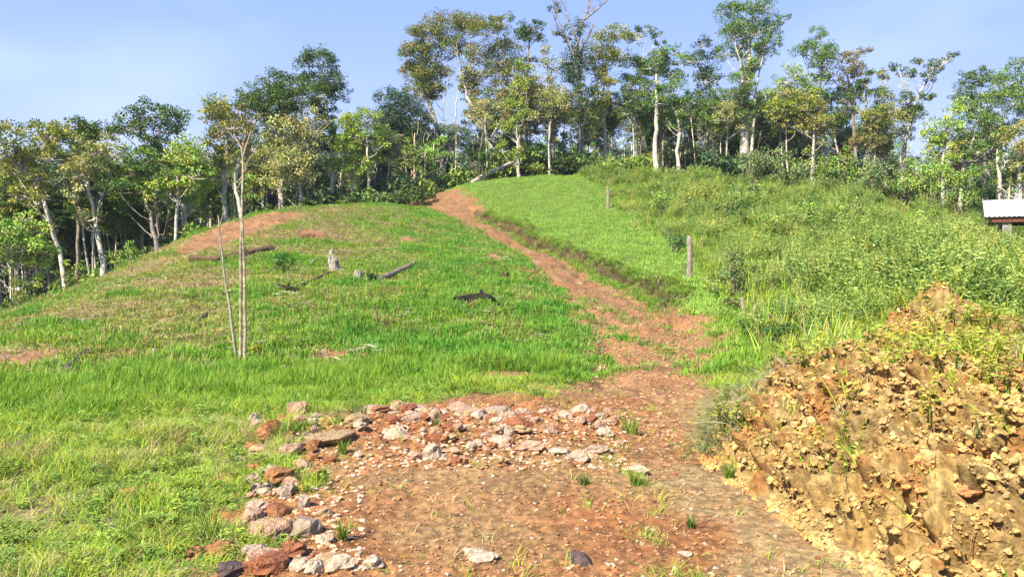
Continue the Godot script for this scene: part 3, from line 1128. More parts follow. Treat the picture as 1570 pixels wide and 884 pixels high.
func build_seen_trees() -> void:
	rng.seed = 501
	# left forest, from the left edge
	seen_tree("slim tree with pale trunk leaning left at the far left edge", 41, [[100, 442], [86, 370], [70, 315], [48, 272], [30, 238]], 9, [[28, 215, 42, 22], [75, 205, 38, 18], [12, 255, 30, 25], [60, 240, 30, 20], [5, 205, 25, 15]], "olive", PALE_BARK, 0.75)
	seen_tree("small tree with light drooping foliage at the bottom left of the forest", 37, [[30, 470], [27, 420], [24, 370]], 6, [[25, 350, 35, 20], [45, 375, 28, 22], [8, 385, 25, 25]], "light", PALE_BARK, 0.7)
	seen_tree("forked pale tree on the left, its two stems parting above the hill edge", 42, [[160, 425], [152, 380], [146, 335], [136, 290], [142, 255]], 10, [[125, 235, 40, 22], [170, 232, 32, 20], [150, 255, 38, 16], [105, 245, 25, 15]], "pale", PALE_BARK, 0.6, [[[148, 345], [155, 310], [166, 285], [184, 248]], [[136, 290], [122, 270], [108, 245]]])
	seen_tree("dark flat topped tree above the pale forked tree on the left", 46, [[118, 430], [120, 350], [118, 270], [112, 215]], 8, [[90, 198, 42, 14], [135, 195, 40, 14], [110, 212, 45, 14], [45, 198, 30, 12]], "dark", GREY_BARK, 0.9)
	seen_tree("tall tree with dark rounded top between the left group and the leafy column", 45, [[285, 362], [275, 300], [252, 240], [242, 205]], 10, [[235, 172, 36, 18], [258, 182, 26, 14], [210, 185, 26, 18], [240, 195, 34, 14], [190, 200, 16, 14]], "dark", PALE_BARK, 0.85)
	seen_tree("light green bushy tree beneath the dark rounded top on the left", 42, [[268, 370], [272, 300], [270, 240]], 7, [[285, 235, 26, 25], [262, 262, 24, 22], [300, 265, 22, 24], [245, 290, 20, 22]], "light", PALE_BARK, 0.75)
	seen_tree("pair stemmed grey tree low on the left slope edge", 42, [[240, 385], [232, 340], [222, 300], [215, 270]], 9, [[205, 262, 28, 22], [190, 290, 28, 20], [222, 245, 24, 16]], "mid", GREY_BARK, 0.8, [[[238, 380], [245, 330], [240, 290]]])
	seen_tree("narrow leafy column tree left of the vine covered trees", 48, [[346, 330], [342, 270], [350, 215], [340, 175]], 9, [[335, 165, 24, 18], [345, 192, 28, 18], [330, 225, 22, 24], [352, 240, 22, 26], [322, 265, 20, 25]], "olive", PALE_BARK, 0.85)
	seen_tree("pale crooked tree with sparse top beside the leafy column", 47, [[368, 325], [360, 280], [366, 240], [378, 205]], 7, [[384, 185, 16, 20], [368, 170, 14, 14]], "brown", PALE_BARK, 0.5)
	# vine covered group
	seen_tree("tall tree with dark ball shaped top left of the sky gap", 57, [[508, 316], [509, 260], [506, 200], [496, 150]], 9, [[492, 98, 30, 20], [505, 122, 24, 16], [475, 128, 34, 18], [512, 140, 22, 14], [488, 148, 36, 16]], "dark", PALE_BARK, 1.15)
	seen_tree("vine draped tree with dark spreading top left of the ball shaped one", 56, [[432, 316], [428, 260], [424, 200], [428, 160]], 11, [[430, 128, 28, 16], [402, 148, 34, 18], [445, 150, 36, 18], [390, 170, 24, 20], [425, 172, 40, 20]], "dark", PALE_BARK, 1.1, [[[424, 200], [405, 180], [392, 165]], [[428, 230], [450, 190], [470, 160]]])
	seen_tree("curtain of pale vines and leaves hanging beneath the spreading dark top", 55, [[462, 318], [458, 260], [452, 205]], 8, [[440, 205, 34, 28], [470, 215, 28, 30], [415, 235, 26, 32], [452, 255, 34, 30], [485, 200, 22, 30], [430, 280, 30, 26]], "pale", PALE_BARK, 0.6, [[[455, 240], [470, 215], [492, 205]], [[458, 260], [440, 235], [418, 228]], [[452, 290], [470, 270], [480, 240]]])
	seen_tree("small yellow green tree in the dip of the skyline", 57, [[566, 300], [564, 250], [562, 210]], 6, [[562, 182, 22, 16], [545, 202, 20, 18], [578, 205, 18, 18], [560, 220, 24, 14]], "yellow", PALE_BARK, 0.7)
	seen_tree("slim light green tree left of the dip in the skyline", 57, [[540, 305], [538, 250], [536, 215]], 5, [[532, 190, 12, 16], [540, 212, 16, 20], [528, 232, 16, 20]], "light", PALE_BARK, 0.7)
	seen_tree("dense dark tree filling the shade right of the skyline dip", 70, [[612, 280], [612, 230], [610, 180]], 12, [[605, 155, 28, 18], [622, 175, 30, 24], [596, 195, 28, 26], [628, 215, 30, 30], [600, 240, 32, 28], [640, 250, 28, 28]], "blue", DARK_BARK, 1.2)
	# crest, middle
	seen_tree("broad umbrella tree with several pale stems at the crest of the track", 72, [[676, 262], [672, 215], [664, 175], [655, 135], [672, 80]], 10, [[690, 34, 42, 12], [655, 52, 30, 16], [640, 82, 26, 18], [632, 108, 22, 16], [662, 112, 30, 18], [690, 70, 34, 16], [650, 140, 26, 16], [722, 36, 30, 13]], "mixed", PALE_BARK, 1.5, [[[676, 262], [682, 220], [680, 170], [690, 110]], [[674, 262], [662, 210], [652, 160]], [[680, 262], [692, 215], [700, 160], [705, 100]]])
	seen_tree("leaning tree with long bare limbs right of the umbrella tree", 70, [[762, 262], [750, 215], [735, 180], [716, 145], [720, 95]], 10, [[748, 50, 34, 16], [772, 75, 30, 20], [735, 85, 28, 18], [790, 105, 22, 22], [760, 115, 26, 22], [725, 125, 20, 20], [770, 30, 22, 9]], "mixed", PALE_BARK, 1.0, [[[735, 180], [755, 130], [768, 85]], [[750, 215], [780, 160], [790, 115]], [[716, 145], [706, 110], [700, 70]]])
	seen_tree("thin tree with a dark flat tuft above the leaning tree", 74, [[800, 262], [798, 200], [806, 130], [812, 60]], 6, [[815, 44, 20, 9], [800, 55, 16, 9], [822, 60, 14, 8]], "dark", GREY_BARK, 1.0)
	seen_tree("slender yellowish tree on a straight pale stem at the crest", 64, [[795, 272], [794, 235], [793, 185]], 6, [[788, 165, 20, 20], [800, 135, 18, 22], [782, 195, 16, 16], [805, 110, 14, 16]], "yellow", PALE_BARK, 0.5)
	seen_tree("sparse grey green tree between the thin tufted and the bare topped trees", 72, [[846, 262], [842, 200], [840, 140]], 6, [[845, 100, 18, 18], [836, 135, 16, 20], [852, 165, 14, 16], [838, 80, 12, 10]], "pale", GREY_BARK, 0.5)
	seen_tree("tallest tree, bare topped with crooked limbs reaching past the sky", 68, [[889, 268], [890, 210], [892, 150], [884, 100], [884, 62]], 11, [[852, 14, 9, 10], [884, 44, 15, 12], [886, 88, 22, 20], [880, 122, 18, 18], [898, 140, 14, 14], [858, 50, 7, 6]], "blue", GREY_BARK, 0.75, [[[884, 100], [868, 55], [853, 42], [851, 12], [838, -20]], [[884, 62], [872, 30], [864, -10]], [[884, 70], [896, 30], [903, 2], [900, -30]], [[896, 30], [915, 15], [936, -2]], [[886, 85], [900, 60], [912, 40]], [[868, 55], [856, 52], [846, 50]]], "bare_topped_tree")
	seen_tree("flat crowned tree just right of the bare topped giant", 70, [[928, 268], [928, 205], [925, 150], [932, 95]], 8, [[945, 48, 32, 9], [925, 65, 24, 14], [970, 62, 22, 8], [918, 95, 20, 22], [945, 85, 26, 12], [925, 130, 18, 18]], "olive", PALE_BARK, 0.95)
	seen_tree("tree holding up one tilted dark plate of leaves", 73, [[978, 265], [976, 200], [980, 140], [985, 90]], 7, [[992, 44, 17, 6], [1008, 52, 14, 6], [972, 92, 22, 12], [990, 105, 22, 10], [965, 125, 18, 14], [1010, 64, 10, 4]], "dark", PALE_BARK, 0.85)
	seen_tree("straight pale trunk with a level dark crown mid way to the twin trunk", 66, [[1007, 270], [1006, 215], [1008, 160], [1006, 110]], 9, [[1030, 82, 26, 8], [1048, 95, 20, 8], [1008, 95, 22, 12], [1018, 112, 24, 10], [1004, 140, 14, 16]], "mid", PALE_BARK, 0.85)
	seen_tree("crooked pale stem with a light crown left of the twin trunk", 66, [[1045, 272], [1038, 235], [1042, 190], [1030, 160]], 7, [[1030, 140, 20, 16], [1050, 155, 20, 14], [1042, 120, 16, 12]], "mid", PALE_BARK, 0.7)
	seen_tree("tree with a loose greyish crown beside the tall twin trunk", 69, [[1092, 268], [1088, 210], [1090, 160], [1086, 110]], 8, [[1078, 68, 18, 10], [1092, 82, 20, 12], [1070, 92, 18, 14], [1095, 112, 18, 14], [1075, 125, 18, 12]], "blue", PALE_BARK, 0.65)
	seen_tree("great tall tree with a thick pale twin trunk in the right half", 66, [[1144, 255], [1143, 200], [1144, 150], [1150, 105], [1148, 60]], 17, [[1145, 18, 40, 14], [1118, 14, 24, 12], [1150, 48, 34, 18], [1178, 42, 24, 16], [1125, 50, 20, 18], [1182, 70, 20, 13], [1112, 78, 14, 12], [1206, 24, 14, 6], [1165, 12, 24, 12], [1132, 85, 16, 12]], "mid", PALE_BARK, 0.8, [[[1150, 255], [1155, 190], [1158, 140], [1166, 90], [1178, 45]], [[1144, 150], [1134, 100], [1122, 55]]], "twin_trunk_tree")
	# right forest
	seen_tree("tall narrow tree with a tufted top right of the twin trunk", 72, [[1250, 262], [1252, 200], [1258, 130], [1262, 80]], 7, [[1262, 52, 14, 14], [1240, 70, 18, 10], [1268, 78, 16, 12], [1225, 82, 18, 12], [1255, 100, 20, 14]], "mid", GREY_BARK, 0.75)
	seen_tree("sinuous pale trunk under a yellow green crown on the right", 65, [[1265, 265], [1268, 225], [1258, 195], [1240, 175], [1232, 145]], 8, [[1215, 118, 26, 18], [1195, 142, 24, 20], [1238, 138, 24, 20], [1210, 165, 24, 16], [1182, 165, 18, 18]], "yellow", PALE_BARK, 0.65)
	seen_tree("straight slim stem below the yellow green crown", 63, [[1246, 272], [1248, 220], [1250, 180]], 6, [[1258, 160, 16, 14], [1240, 155, 14, 12]], "olive", PALE_BARK, 0.6)
	seen_tree("tree with a slanting thin greyish crown pointing right", 72, [[1312, 262], [1310, 210], [1306, 150], [1300, 115]], 7, [[1290, 92, 22, 10], [1312, 85, 18, 7], [1328, 76, 13, 4], [1280, 110, 22, 12], [1305, 105, 20, 10]], "brown", GREY_BARK, 0.6)
	seen_tree("pole straight tree with a small dark tuft right of the slanting crown", 65, [[1328, 272], [1330, 220], [1328, 165], [1330, 130]], 7, [[1330, 118, 10, 10], [1338, 140, 14, 8], [1322, 136, 10, 8]], "dark", PALE_BARK, 0.9)
	seen_tree("olive bushy tree beside the pole straight tree", 66, [[1358, 272], [1356, 220], [1354, 160]], 7, [[1352, 122, 11, 14], [1358, 150, 18, 16], [1345, 175, 18, 16], [1368, 180, 18, 18], [1350, 205, 20, 16]], "olive", PALE_BARK, 0.75)
	seen_tree("wind swept tree with split flat crown standing clear against the sky", 66, [[1384, 268], [1388, 225], [1396, 190], [1404, 155]], 9, [[1378, 102, 15, 5], [1398, 112, 16, 6], [1410, 94, 13, 4], [1432, 104, 16, 7], [1446, 92, 15, 5], [1462, 83, 10, 4], [1425, 118, 14, 6]], "dark", PALE_BARK, 0.95, [[[1396, 190], [1388, 150], [1380, 110]], [[1404, 155], [1424, 122], [1452, 92]]], "wind_swept_tree")
	seen_tree("bright green round tree right of the wind swept one", 62, [[1446, 280], [1446, 250], [1450, 210]], 6, [[1455, 172, 16, 14], [1448, 195, 26, 16], [1470, 205, 18, 12], [1438, 212, 18, 10]], "light", PALE_BARK, 0.9)
	seen_tree("pale trunk leaning right near the shed", 62, [[1474, 285], [1482, 245], [1494, 212]], 7, [[1500, 180, 20, 18], [1485, 160, 22, 14], [1515, 190, 18, 16]], "mid", PALE_BARK, 0.6)
	seen_tree("dark rounded tree behind the leaning trunk near the right edge", 67, [[1512, 280], [1510, 220], [1504, 150]], 8, [[1500, 110, 20, 10], [1488, 132, 24, 14], [1515, 128, 20, 12], [1478, 152, 20, 12]], "dark", GREY_BARK, 0.85)
	seen_tree("tall leafy tree at the right edge above the shed", 62, [[1535, 295], [1530, 240], [1538, 180]], 8, [[1560, 100, 20, 10], [1545, 125, 28, 16], [1565, 145, 26, 18], [1535, 160, 26, 18], [1570, 180, 26, 18], [1520, 150, 18, 14]], "mid", PALE_BARK, 0.85)
	seen_tree("slim pale trunk right above the shed roof", 58, [[1565, 305], [1563, 265], [1560, 220]], 7, [[1572, 205, 22, 18], [1552, 210, 20, 16]], "olive", PALE_BARK, 0.7)

const LANDMARKS := [[-99, "the forest edge at far left"], [60, "the left leaning pale trunk"], [130, "the forked pale tree on the left"], [200, "the dark rounded top on the left"], [310, "the narrow leafy column tree"], [380, "the vine draped tree"], [460, "the dark ball shaped top"], [535, "the dip in the skyline"],
	[590, "the dense dark tree at the crest"], [650, "the broad umbrella tree"], [735, "the leaning long limbed tree"], [800, "the dark tufted thin tree"], [865, "the bare topped giant"], [915, "the flat crowned tree"], [985, "the level crowned tree"], [1060, "the loose greyish crown"], [1120, "the great twin trunk"], [1180, "the yellow green crown on the right"],
	[1245, "the tufted narrow tree on the right"], [1290, "the slanting greyish crown"], [1345, "the olive bushy tree"], [1380, "the wind swept tree"], [1435, "the bright green round tree"], [1480, "the dark rounded tree on the right"], [1530, "the shed at the right edge"]]

# How high in the picture the forest reaches, so that no nameless tree overtops the ones one can tell apart.
const SKYLINE := [[-300, 215], [0, 215], [80, 200], [160, 200], [190, 220], [230, 190], [290, 225], [320, 185], [400, 180], [440, 150], [480, 135], [520, 150], [535, 215], [570, 215], [600, 185], [630, 130], [690, 90], [760, 90], [830, 110], [880, 120], [940, 90], [1010, 115], [1110, 120], [1150, 90], [1220, 115], [1290, 125], [1350, 155], [1400, 190], [1440, 185], [1480, 165], [1540, 150], [1900, 150]]

func highest(u: float, d: float, ground: float, lower: float) -> float:
	for k in SKYLINE.size() - 1:
		if u < SKYLINE[k + 1][0]:
			var f: float = clampf((u - SKYLINE[k][0]) / (SKYLINE[k + 1][0] - SKYLINE[k][0]), 0, 1)
			return pixel(u, lerpf(SKYLINE[k][1], SKYLINE[k + 1][1], f) + lower, d).y - ground
	return 8.0

# Nameless trees that close the forest: a few kinds, each set many times.
func build_fill_trees() -> void:
	rng.seed = 601
	var kinds := []
	var tallest := []
	var tones := ["mid", "dark", "olive", "blue", "brown", "light", "mid", "pale"]
	var label := "slender pale stemmed forest tree among many in the dense wood behind the hill"
	for k in 8:
		var tall := rf(7.0, 11.0)
		tallest.append(tall)
		var lean := Vector3(rf(-0.9, 0.9), 0, rf(-0.6, 0.6))
		var trunk := [Vector3.ZERO, Vector3(0, tall * 0.4, 0) + lean * 0.3 + any_dir() * 0.25, Vector3(0, tall * 0.75, 0) + lean * 0.8, Vector3(0, tall, 0) + lean]
		var clumps := []
		for j in 7:
			var f := rf(0.72, 1.06)
			var o := any_dir()
			var out := rf(0.4, 1.7)
			clumps.append([Vector3(lean.x * f + o.x * out, tall * f, lean.z * f + o.z * out), Vector3(rf(0.8, 1.7), rf(0.5, 1.1), rf(0.8, 1.5))])
		kinds.append(make_tree("slender_tree", label, Vector3.ZERO, trunk, rf(0.075, 0.12), clumps, rf(0.35, 0.65), LEAVES[tones[k]], PALE_BARK if k % 4 else GREY_BARK, "slender trees in the forest behind the hill"))
	var used := {}
	var spots := []
	for k in 150:
		var u := rf(-20, 1590)
		if k < 26:
			u = rf(-30, 560)
		var d: float
		if u < 330.0:
			d = rf(45, 57)
		elif u < 620.0:
			d = rf(60, 70)
		else:
			d = rf(64, 70) if k % 3 == 0 else rf(71, 82)
		spots.append([u, d])
	for q in spots:
		var k: int = rng.randi() % 8
		if q[0] > 1380.0 and q[0] < 1440.0:
			continue
		var x: float = (q[0] - 785.0) / FOCAL * q[1]
		var at := Vector3(x, 0, -q[1])
		at.y = height(at.x, at.z) - 0.1
		var o: Node3D = kinds[k]
		if used.has(k):
			o = kinds[k].duplicate()
			o.name = numbered("slender_tree")
			add_child(o)
		used[k] = true
		var mark := ""
		for m in LANDMARKS:
			if float(m[0]) <= q[0]:
				mark = m[1]
		o.set_meta("label", "slender %s tree behind %s" % [["green", "dark leaved", "olive green", "blue green", "brownish", "light green", "leafy", "pale leaved"][k], mark])
		o.position = at
		var big := minf(rf(0.75, 1.1), highest(q[0], q[1], at.y, rf(5, 50)) / (tallest[k] + 1.2))
		o.scale = Vector3(big, big, big)
		o.rotation.y = rf(0, TAU)
	# the deep wood behind, one mass
	var wood := [Scatter.new(), Scatter.new(), Scatter.new()]
	var under := [Scatter.new(), Scatter.new()]
	for k in 330:
		var u := rf(-150, 1750)
		var d: float = rf(50, 85) if u < 330.0 else (rf(64, 95) if u < 640.0 else rf(74, 112))
		if u > 1360.0 and rng.randf() < 0.35:
			continue
		var x := (u - 785.0) / FOCAL * d
		var y := height(x, -d)
		var big := minf(rf(0.7, 1.1), highest(u, d, y, rf(12, 95) if u > 640.0 else rf(10, 60)) / 10.0)
		if big < 0.3:
			continue
		wood[k % 3].add(Vector3(x, y - 0.2, -d), rf(0, TAU), big, big * rf(0.8, 1.1), tinted(Color(1.4, 1.4, 1.4), 0.25))
	for k in 1050:
		var u := rf(-120, 1720)
		var d: float = rf(39, 56) if u < 330.0 else (rf(54, 76) if u < 640.0 else rf(65, 90))
		var x := (u - 785.0) / FOCAL * d
		var y := height(x, -d)
		var big := rf(0.5, 1.7)
		if u < 330.0 and d < 43.0:
			big *= 0.6
		var c: Color = tinted(Color(0.15, 0.21, 0.065).lerp(Color(0.08, 0.125, 0.05), rng.randf()), 0.3)
		if rng.randf() < 0.25:
			c = tinted(Color(0.24, 0.31, 0.075), 0.2)
		under[k % 2].add(Vector3(x, y - 0.1, -d), rf(0, TAU), big, big * rf(0.7, 1.4), c)
	for k in 3:
		stuff("deep_wood", ["dark mass of trees deep in the forest", "tangled far trees closing the forest", "far thin stemmed trees within the forest"][k], "forest", wood_mesh(k), mats.leaf, wood[k])
	for k in 2:
		stuff("undergrowth", ["leafy undergrowth between the forest trunks", "dark brush on the forest floor"][k], "undergrowth", brush_mesh(k), mats.leaf, under[k])

func wood_mesh(k: int) -> Mesh:
	rng.seed = 620 + k
	var s := Shape.new()
	for j in 5:
		var foot := Vector3(rf(-2.6, 2.6), 0, rf(-2.6, 2.6))
		var tall := rf(6.5, 9.5)
		var top := foot + Vector3(rf(-0.8, 0.8), tall, rf(-0.8, 0.8))
		tube(s, spline([foot, foot.lerp(top, 0.5) + any_dir() * 0.3, top], 6), tapers(6, rf(0.07, 0.12), 0.04), 5, Color(0.55, 0.49, 0.40))
		for q in 4:
			var f := rf(0.55, 1.05)
			leaf_clump(s, foot.lerp(top, f) + Vector3(rf(-1.4, 1.4), 0, rf(-1.4, 1.4)), Vector3(rf(0.8, 1.6), rf(0.5, 1.1), rf(0.8, 1.6)), 210, 0.22, LEAVES[["dark", "blue", "mid"][k]])
		for q in 30:
			var p := foot.lerp(top, rf(0.25, 1.0)) + Vector3(rf(-1.6, 1.6), rf(-0.5, 0.5), rf(-1.6, 1.6))
			var d := Vector3(rf(-0.7, 0.7), rf(-0.4, 1.0), rf(-0.7, 0.7)).normalized() * rf(0.5, 1.5)
			tube(s, [p, p + d * 0.5 + any_dir() * 0.12, p + d], [0.022, 0.018, 0.009], 3, Color(0.42, 0.37, 0.29))
	return s.mesh()

func brush_mesh(k: int) -> Mesh:
	rng.seed = 640 + k
	var s := Shape.new()
	for j in 6:
		var o := Vector3(rf(-0.8, 0.8), rf(0.3, 1.1), rf(-0.8, 0.8))
		tube(s, [Vector3(o.x * 0.3, 0, o.z * 0.3), o * 0.7, o], [0.03, 0.02, 0.01], 4, Color(2.0, 1.7, 1.6))
		leaf_clump(s, o, Vector3(rf(0.4, 0.7), rf(0.3, 0.6), rf(0.4, 0.7)), 110, 0.22, [Color(1, 1, 1), Color(0.8, 0.9, 0.8), Color(1.2, 1.1, 0.9)])
	return s.mesh()

# ---------------------------------------------------------------- shrubs

# u, v: foot in the photograph; w, h: its width and height there, at distance d (0: where the foot meets the ground).
func shrub(label: String, u: float, v: float, d: float, w: float, h: float, tones: Array, density := 1.0, size := 0.0) -> void:
	var at := spot(u, v) if d == 0.0 else pixel(u, v, d)
	at.y = height(at.x, at.z) - 0.03
	var far := -at.z
	var k := far / FOCAL
	var rw := w * 0.5 * k
	var tall := h * k
	if d > 0.0:
		tall += maxf(0.0, pixel(u, v, d).y - at.y)
	if size == 0.0:
		size = clampf(far * 0.0028, 0.045, 0.17)
	var t := thing("shrub", label, "shrub", at, "shrubs on the right slope and along the forest edge")
	var st := Shape.new()
	var c := Shape.new()
	for j in 9:
		var a := rf(0, TAU)
		var f := rf(0.15, 0.85)
		var p := Vector3(cos(a) * rw * f * 0.8, tall * rf(0.28, 0.78), sin(a) * rw * f * 0.8)
		tube(st, [Vector3(p.x * 0.15, 0, p.z * 0.15), p * 0.6 + any_dir() * 0.04, p], [tall * 0.018, tall * 0.012, tall * 0.006], 4, Color(0.25, 0.20, 0.13))
		var r := Vector3(rw * rf(0.28, 0.46), tall * rf(0.18, 0.3), rw * rf(0.28, 0.46))
		leaf_clump(c, p, r, int(clampf(PI * r.x * r.y / (size * size) * 2.6 * density, 30, 900)), size, tones)
	part("stems", st.mesh(true), mats.bark, t).set_meta("kind", "stuff")
	part("foliage", c.mesh(), mats.leaf, t)

func build_shrubs() -> void:
	rng.seed = 701
	var belt: Array = [Color(0.21, 0.26, 0.11), Color(0.26, 0.31, 0.14), Color(0.16, 0.22, 0.09)]
	var deep: Array = [Color(0.035, 0.075, 0.025), Color(0.05, 0.10, 0.03), Color(0.04, 0.07, 0.03)]
	var fresh: Array = [Color(0.224, 0.336, 0.065), Color(0.294, 0.378, 0.091), Color(0.168, 0.280, 0.065)]
	var dusky: Array = [Color(0.10, 0.17, 0.05), Color(0.14, 0.21, 0.06), Color(0.075, 0.13, 0.045)]
	var sunny: Array = [Color(0.30, 0.32, 0.05), Color(0.22, 0.28, 0.05)]
	shrub("round dark green grass like shrub left of the clay mound peak", 1192, 530, 0, 70, 48, [Color(0.03, 0.085, 0.03), Color(0.045, 0.11, 0.035)], 1.2)
	shrub("shrub of grey green leaves right of the near fence post", 1130, 462, 0, 90, 80, [Color(0.13, 0.19, 0.07), Color(0.19, 0.24, 0.11)], 0.9)
	shrub("low dark shrub just left of the near fence post", 1034, 398, 0, 60, 38, [Color(0.07, 0.14, 0.05), Color(0.10, 0.17, 0.06)], 1.0)
	shrub("large glossy shrub at the right edge behind the mound", 1535, 505, 0, 110, 82, [Color(0.07, 0.13, 0.035), Color(0.11, 0.18, 0.045)], 1.1)
	shrub("bright yellow green shrub at the right edge on the mound", 1548, 520, 0, 70, 40, sunny, 0.8)
	shrub("small bush with reddish bare twigs beside the two pale stumps", 1125, 475, 0, 46, 30, [Color(0.16, 0.10, 0.05), Color(0.12, 0.13, 0.05)], 0.6)
	shrub("yellow leaved shrub at the foot of the thin twin stems", 392, 546, 0, 34, 26, [Color(0.42, 0.40, 0.04), Color(0.28, 0.32, 0.05)], 0.9)
	shrub("dark green tuft shrub near the long dark log", 436, 418, 0, 40, 32, [Color(0.04, 0.11, 0.035), Color(0.06, 0.14, 0.04)], 1.1)
	shrub("dark leafy bush by the split log on the hill", 570, 436, 0, 20, 20, deep, 1.0)
	shrub("broad dark bush at the crest left of the fallen trunk", 735, 272, 63, 76, 52, [Color(0.06, 0.11, 0.03), Color(0.08, 0.14, 0.04)], 1.0)
	shrub("low brush heap at the top of the track", 668, 290, 62, 70, 28, deep, 1.0)
	shrub("pale green bush left of the brush heap at the track top", 622, 298, 60, 40, 40, fresh, 0.7)
	shrub("bright small plant at the forest edge below the level crown", 985, 276, 64, 26, 26, [Color(0.30, 0.36, 0.05), Color(0.22, 0.30, 0.05)], 0.8)
	shrub("large leaved plant at the foot of the twin trunk", 1085, 282, 61, 34, 26, fresh, 0.7)
	shrub("sunlit fern like bush low at the left forest edge", 105, 432, 36, 60, 40, [Color(0.22, 0.28, 0.05), Color(0.16, 0.22, 0.04)], 0.7)
	shrub("light green bush between the left forest trunks", 195, 402, 38, 56, 40, fresh, 0.7)
	shrub("yellow green palm like bush at the far left edge", 22, 470, 32, 70, 46, [Color(0.24, 0.27, 0.06), Color(0.16, 0.21, 0.05)], 0.6)
	for q in [[1155, 296, 60, 74, 62, "feathery"], [1205, 300, 60, 80, 58, "pale feathery"], [1258, 304, 59, 70, 48, "rounded"], [1300, 308, 58, 70, 60, "tall rounded"], [1345, 314, 57, 76, 60, "greyish"],
			[1388, 322, 56, 80, 66, "spreading"], [1430, 332, 55, 80, 70, "dense"], [1472, 342, 54, 76, 72, "broad"], [1505, 346, 53, 56, 70, "dark"]]:
		shrub("%s shrub in the belt below the forest, %s" % [q[5], {1155: "at the foot of the twin trunk", 1205: "second from the twin trunk", 1258: "third from the twin trunk", 1300: "at the middle of the belt", 1345: "below the pole straight tree", 1388: "below the wind swept tree", 1430: "below the bright round tree", 1472: "left of the shed", 1505: "next to the shed roof"}[q[0]]],
			q[0], q[1], q[2], q[3] * 1.15, q[4] * 1.2, deep if q[0] == 1505 else belt if int(q[0]) % 2 else fresh, 0.9)
	for q in [[1240, 345, "upper middle of the right slope"], [1310, 350, "upper slope below the tall rounded belt shrub"], [1180, 375, "middle slope straight below the twin trunk"], [1275, 395, "very middle of the right slope"], [1360, 392, "slope above the mound peak"], [1420, 372, "slope nearest the shed pillar"],
			[1225, 452, "slope right above the round dark shrub"], [1310, 440, "lower slope left of the mound peak"], [1465, 402, "slope below the shed"], [1390, 440, "weeds just behind the mound peak"], [1105, 345, "upper slope right of the fence posts"], [1150, 325, "slope top at the twin trunk"], [1020, 330, "meadow edge between the two fence posts"], [1500, 430, "slope above the large glossy shrub"], [1440, 470, "slope left of the large glossy shrub"], [1265, 478, "lower slope right of the round dark shrub"]]:
		shrub(("light green" if q[0] % 4 == 0 else "dark green" if q[0] % 2 else "grey green") + " low shrub in the weeds, " + q[2], q[0], q[1], 0, rf(50, 92), rf(32, 56), fresh if q[0] % 4 == 0 else dusky if q[0] % 2 else belt, 0.95)

# ---------------------------------------------------------------- stones and gravel

const STONE_TONES := {"pink": Color(0.517, 0.324, 0.221), "grey": Color(0.440, 0.335, 0.247), "tan": Color(0.473, 0.335, 0.179), "white": Color(0.594, 0.454, 0.326), "orange": Color(0.396, 0.189, 0.079), "dark": Color(0.132, 0.092, 0.084), "rust": Color(0.330, 0.130, 0.063)}
var stone_meshes := {}

func stone_mesh(kind: int, tone: String) -> Mesh:
	var key := "%d%s" % [kind, tone]
	if not stone_meshes.has(key):
		var keep := rng.state
		var s := lump(900 + kind, 9, 13, [0.55, 0.7, 0.45, 0.62][kind % 4], 0.55)
		var c: Color = STONE_TONES[tone]
		for k in s.c.size():
			s.c[k] = Color(s.c[k].r * c.r, s.c[k].g * c.g, s.c[k].b * c.b)
		stone_meshes[key] = s.mesh()
		rng.state = keep
	return stone_meshes[key]

func stone(label: String, x: float, z: float, w: float, h: float, tone: String, kind: int, group := "stones in the rubble strip") -> void:
	var o := MeshInstance3D.new()
	o.name = numbered("stone")
	o.mesh = stone_mesh(kind, tone)
	o.material_override = mats.stone
	add_child(o)
	o.position = Vector3(x, height(x, z) + h * 0.22, z)
	o.rotation = Vector3(rf(-0.18, 0.18), rf(0, TAU), rf(-0.18, 0.18))
	o.scale = Vector3(w * rf(1.0, 1.15), h / 0.55, w * rf(0.7, 1.0))
	tag(o, label, "stone", group)

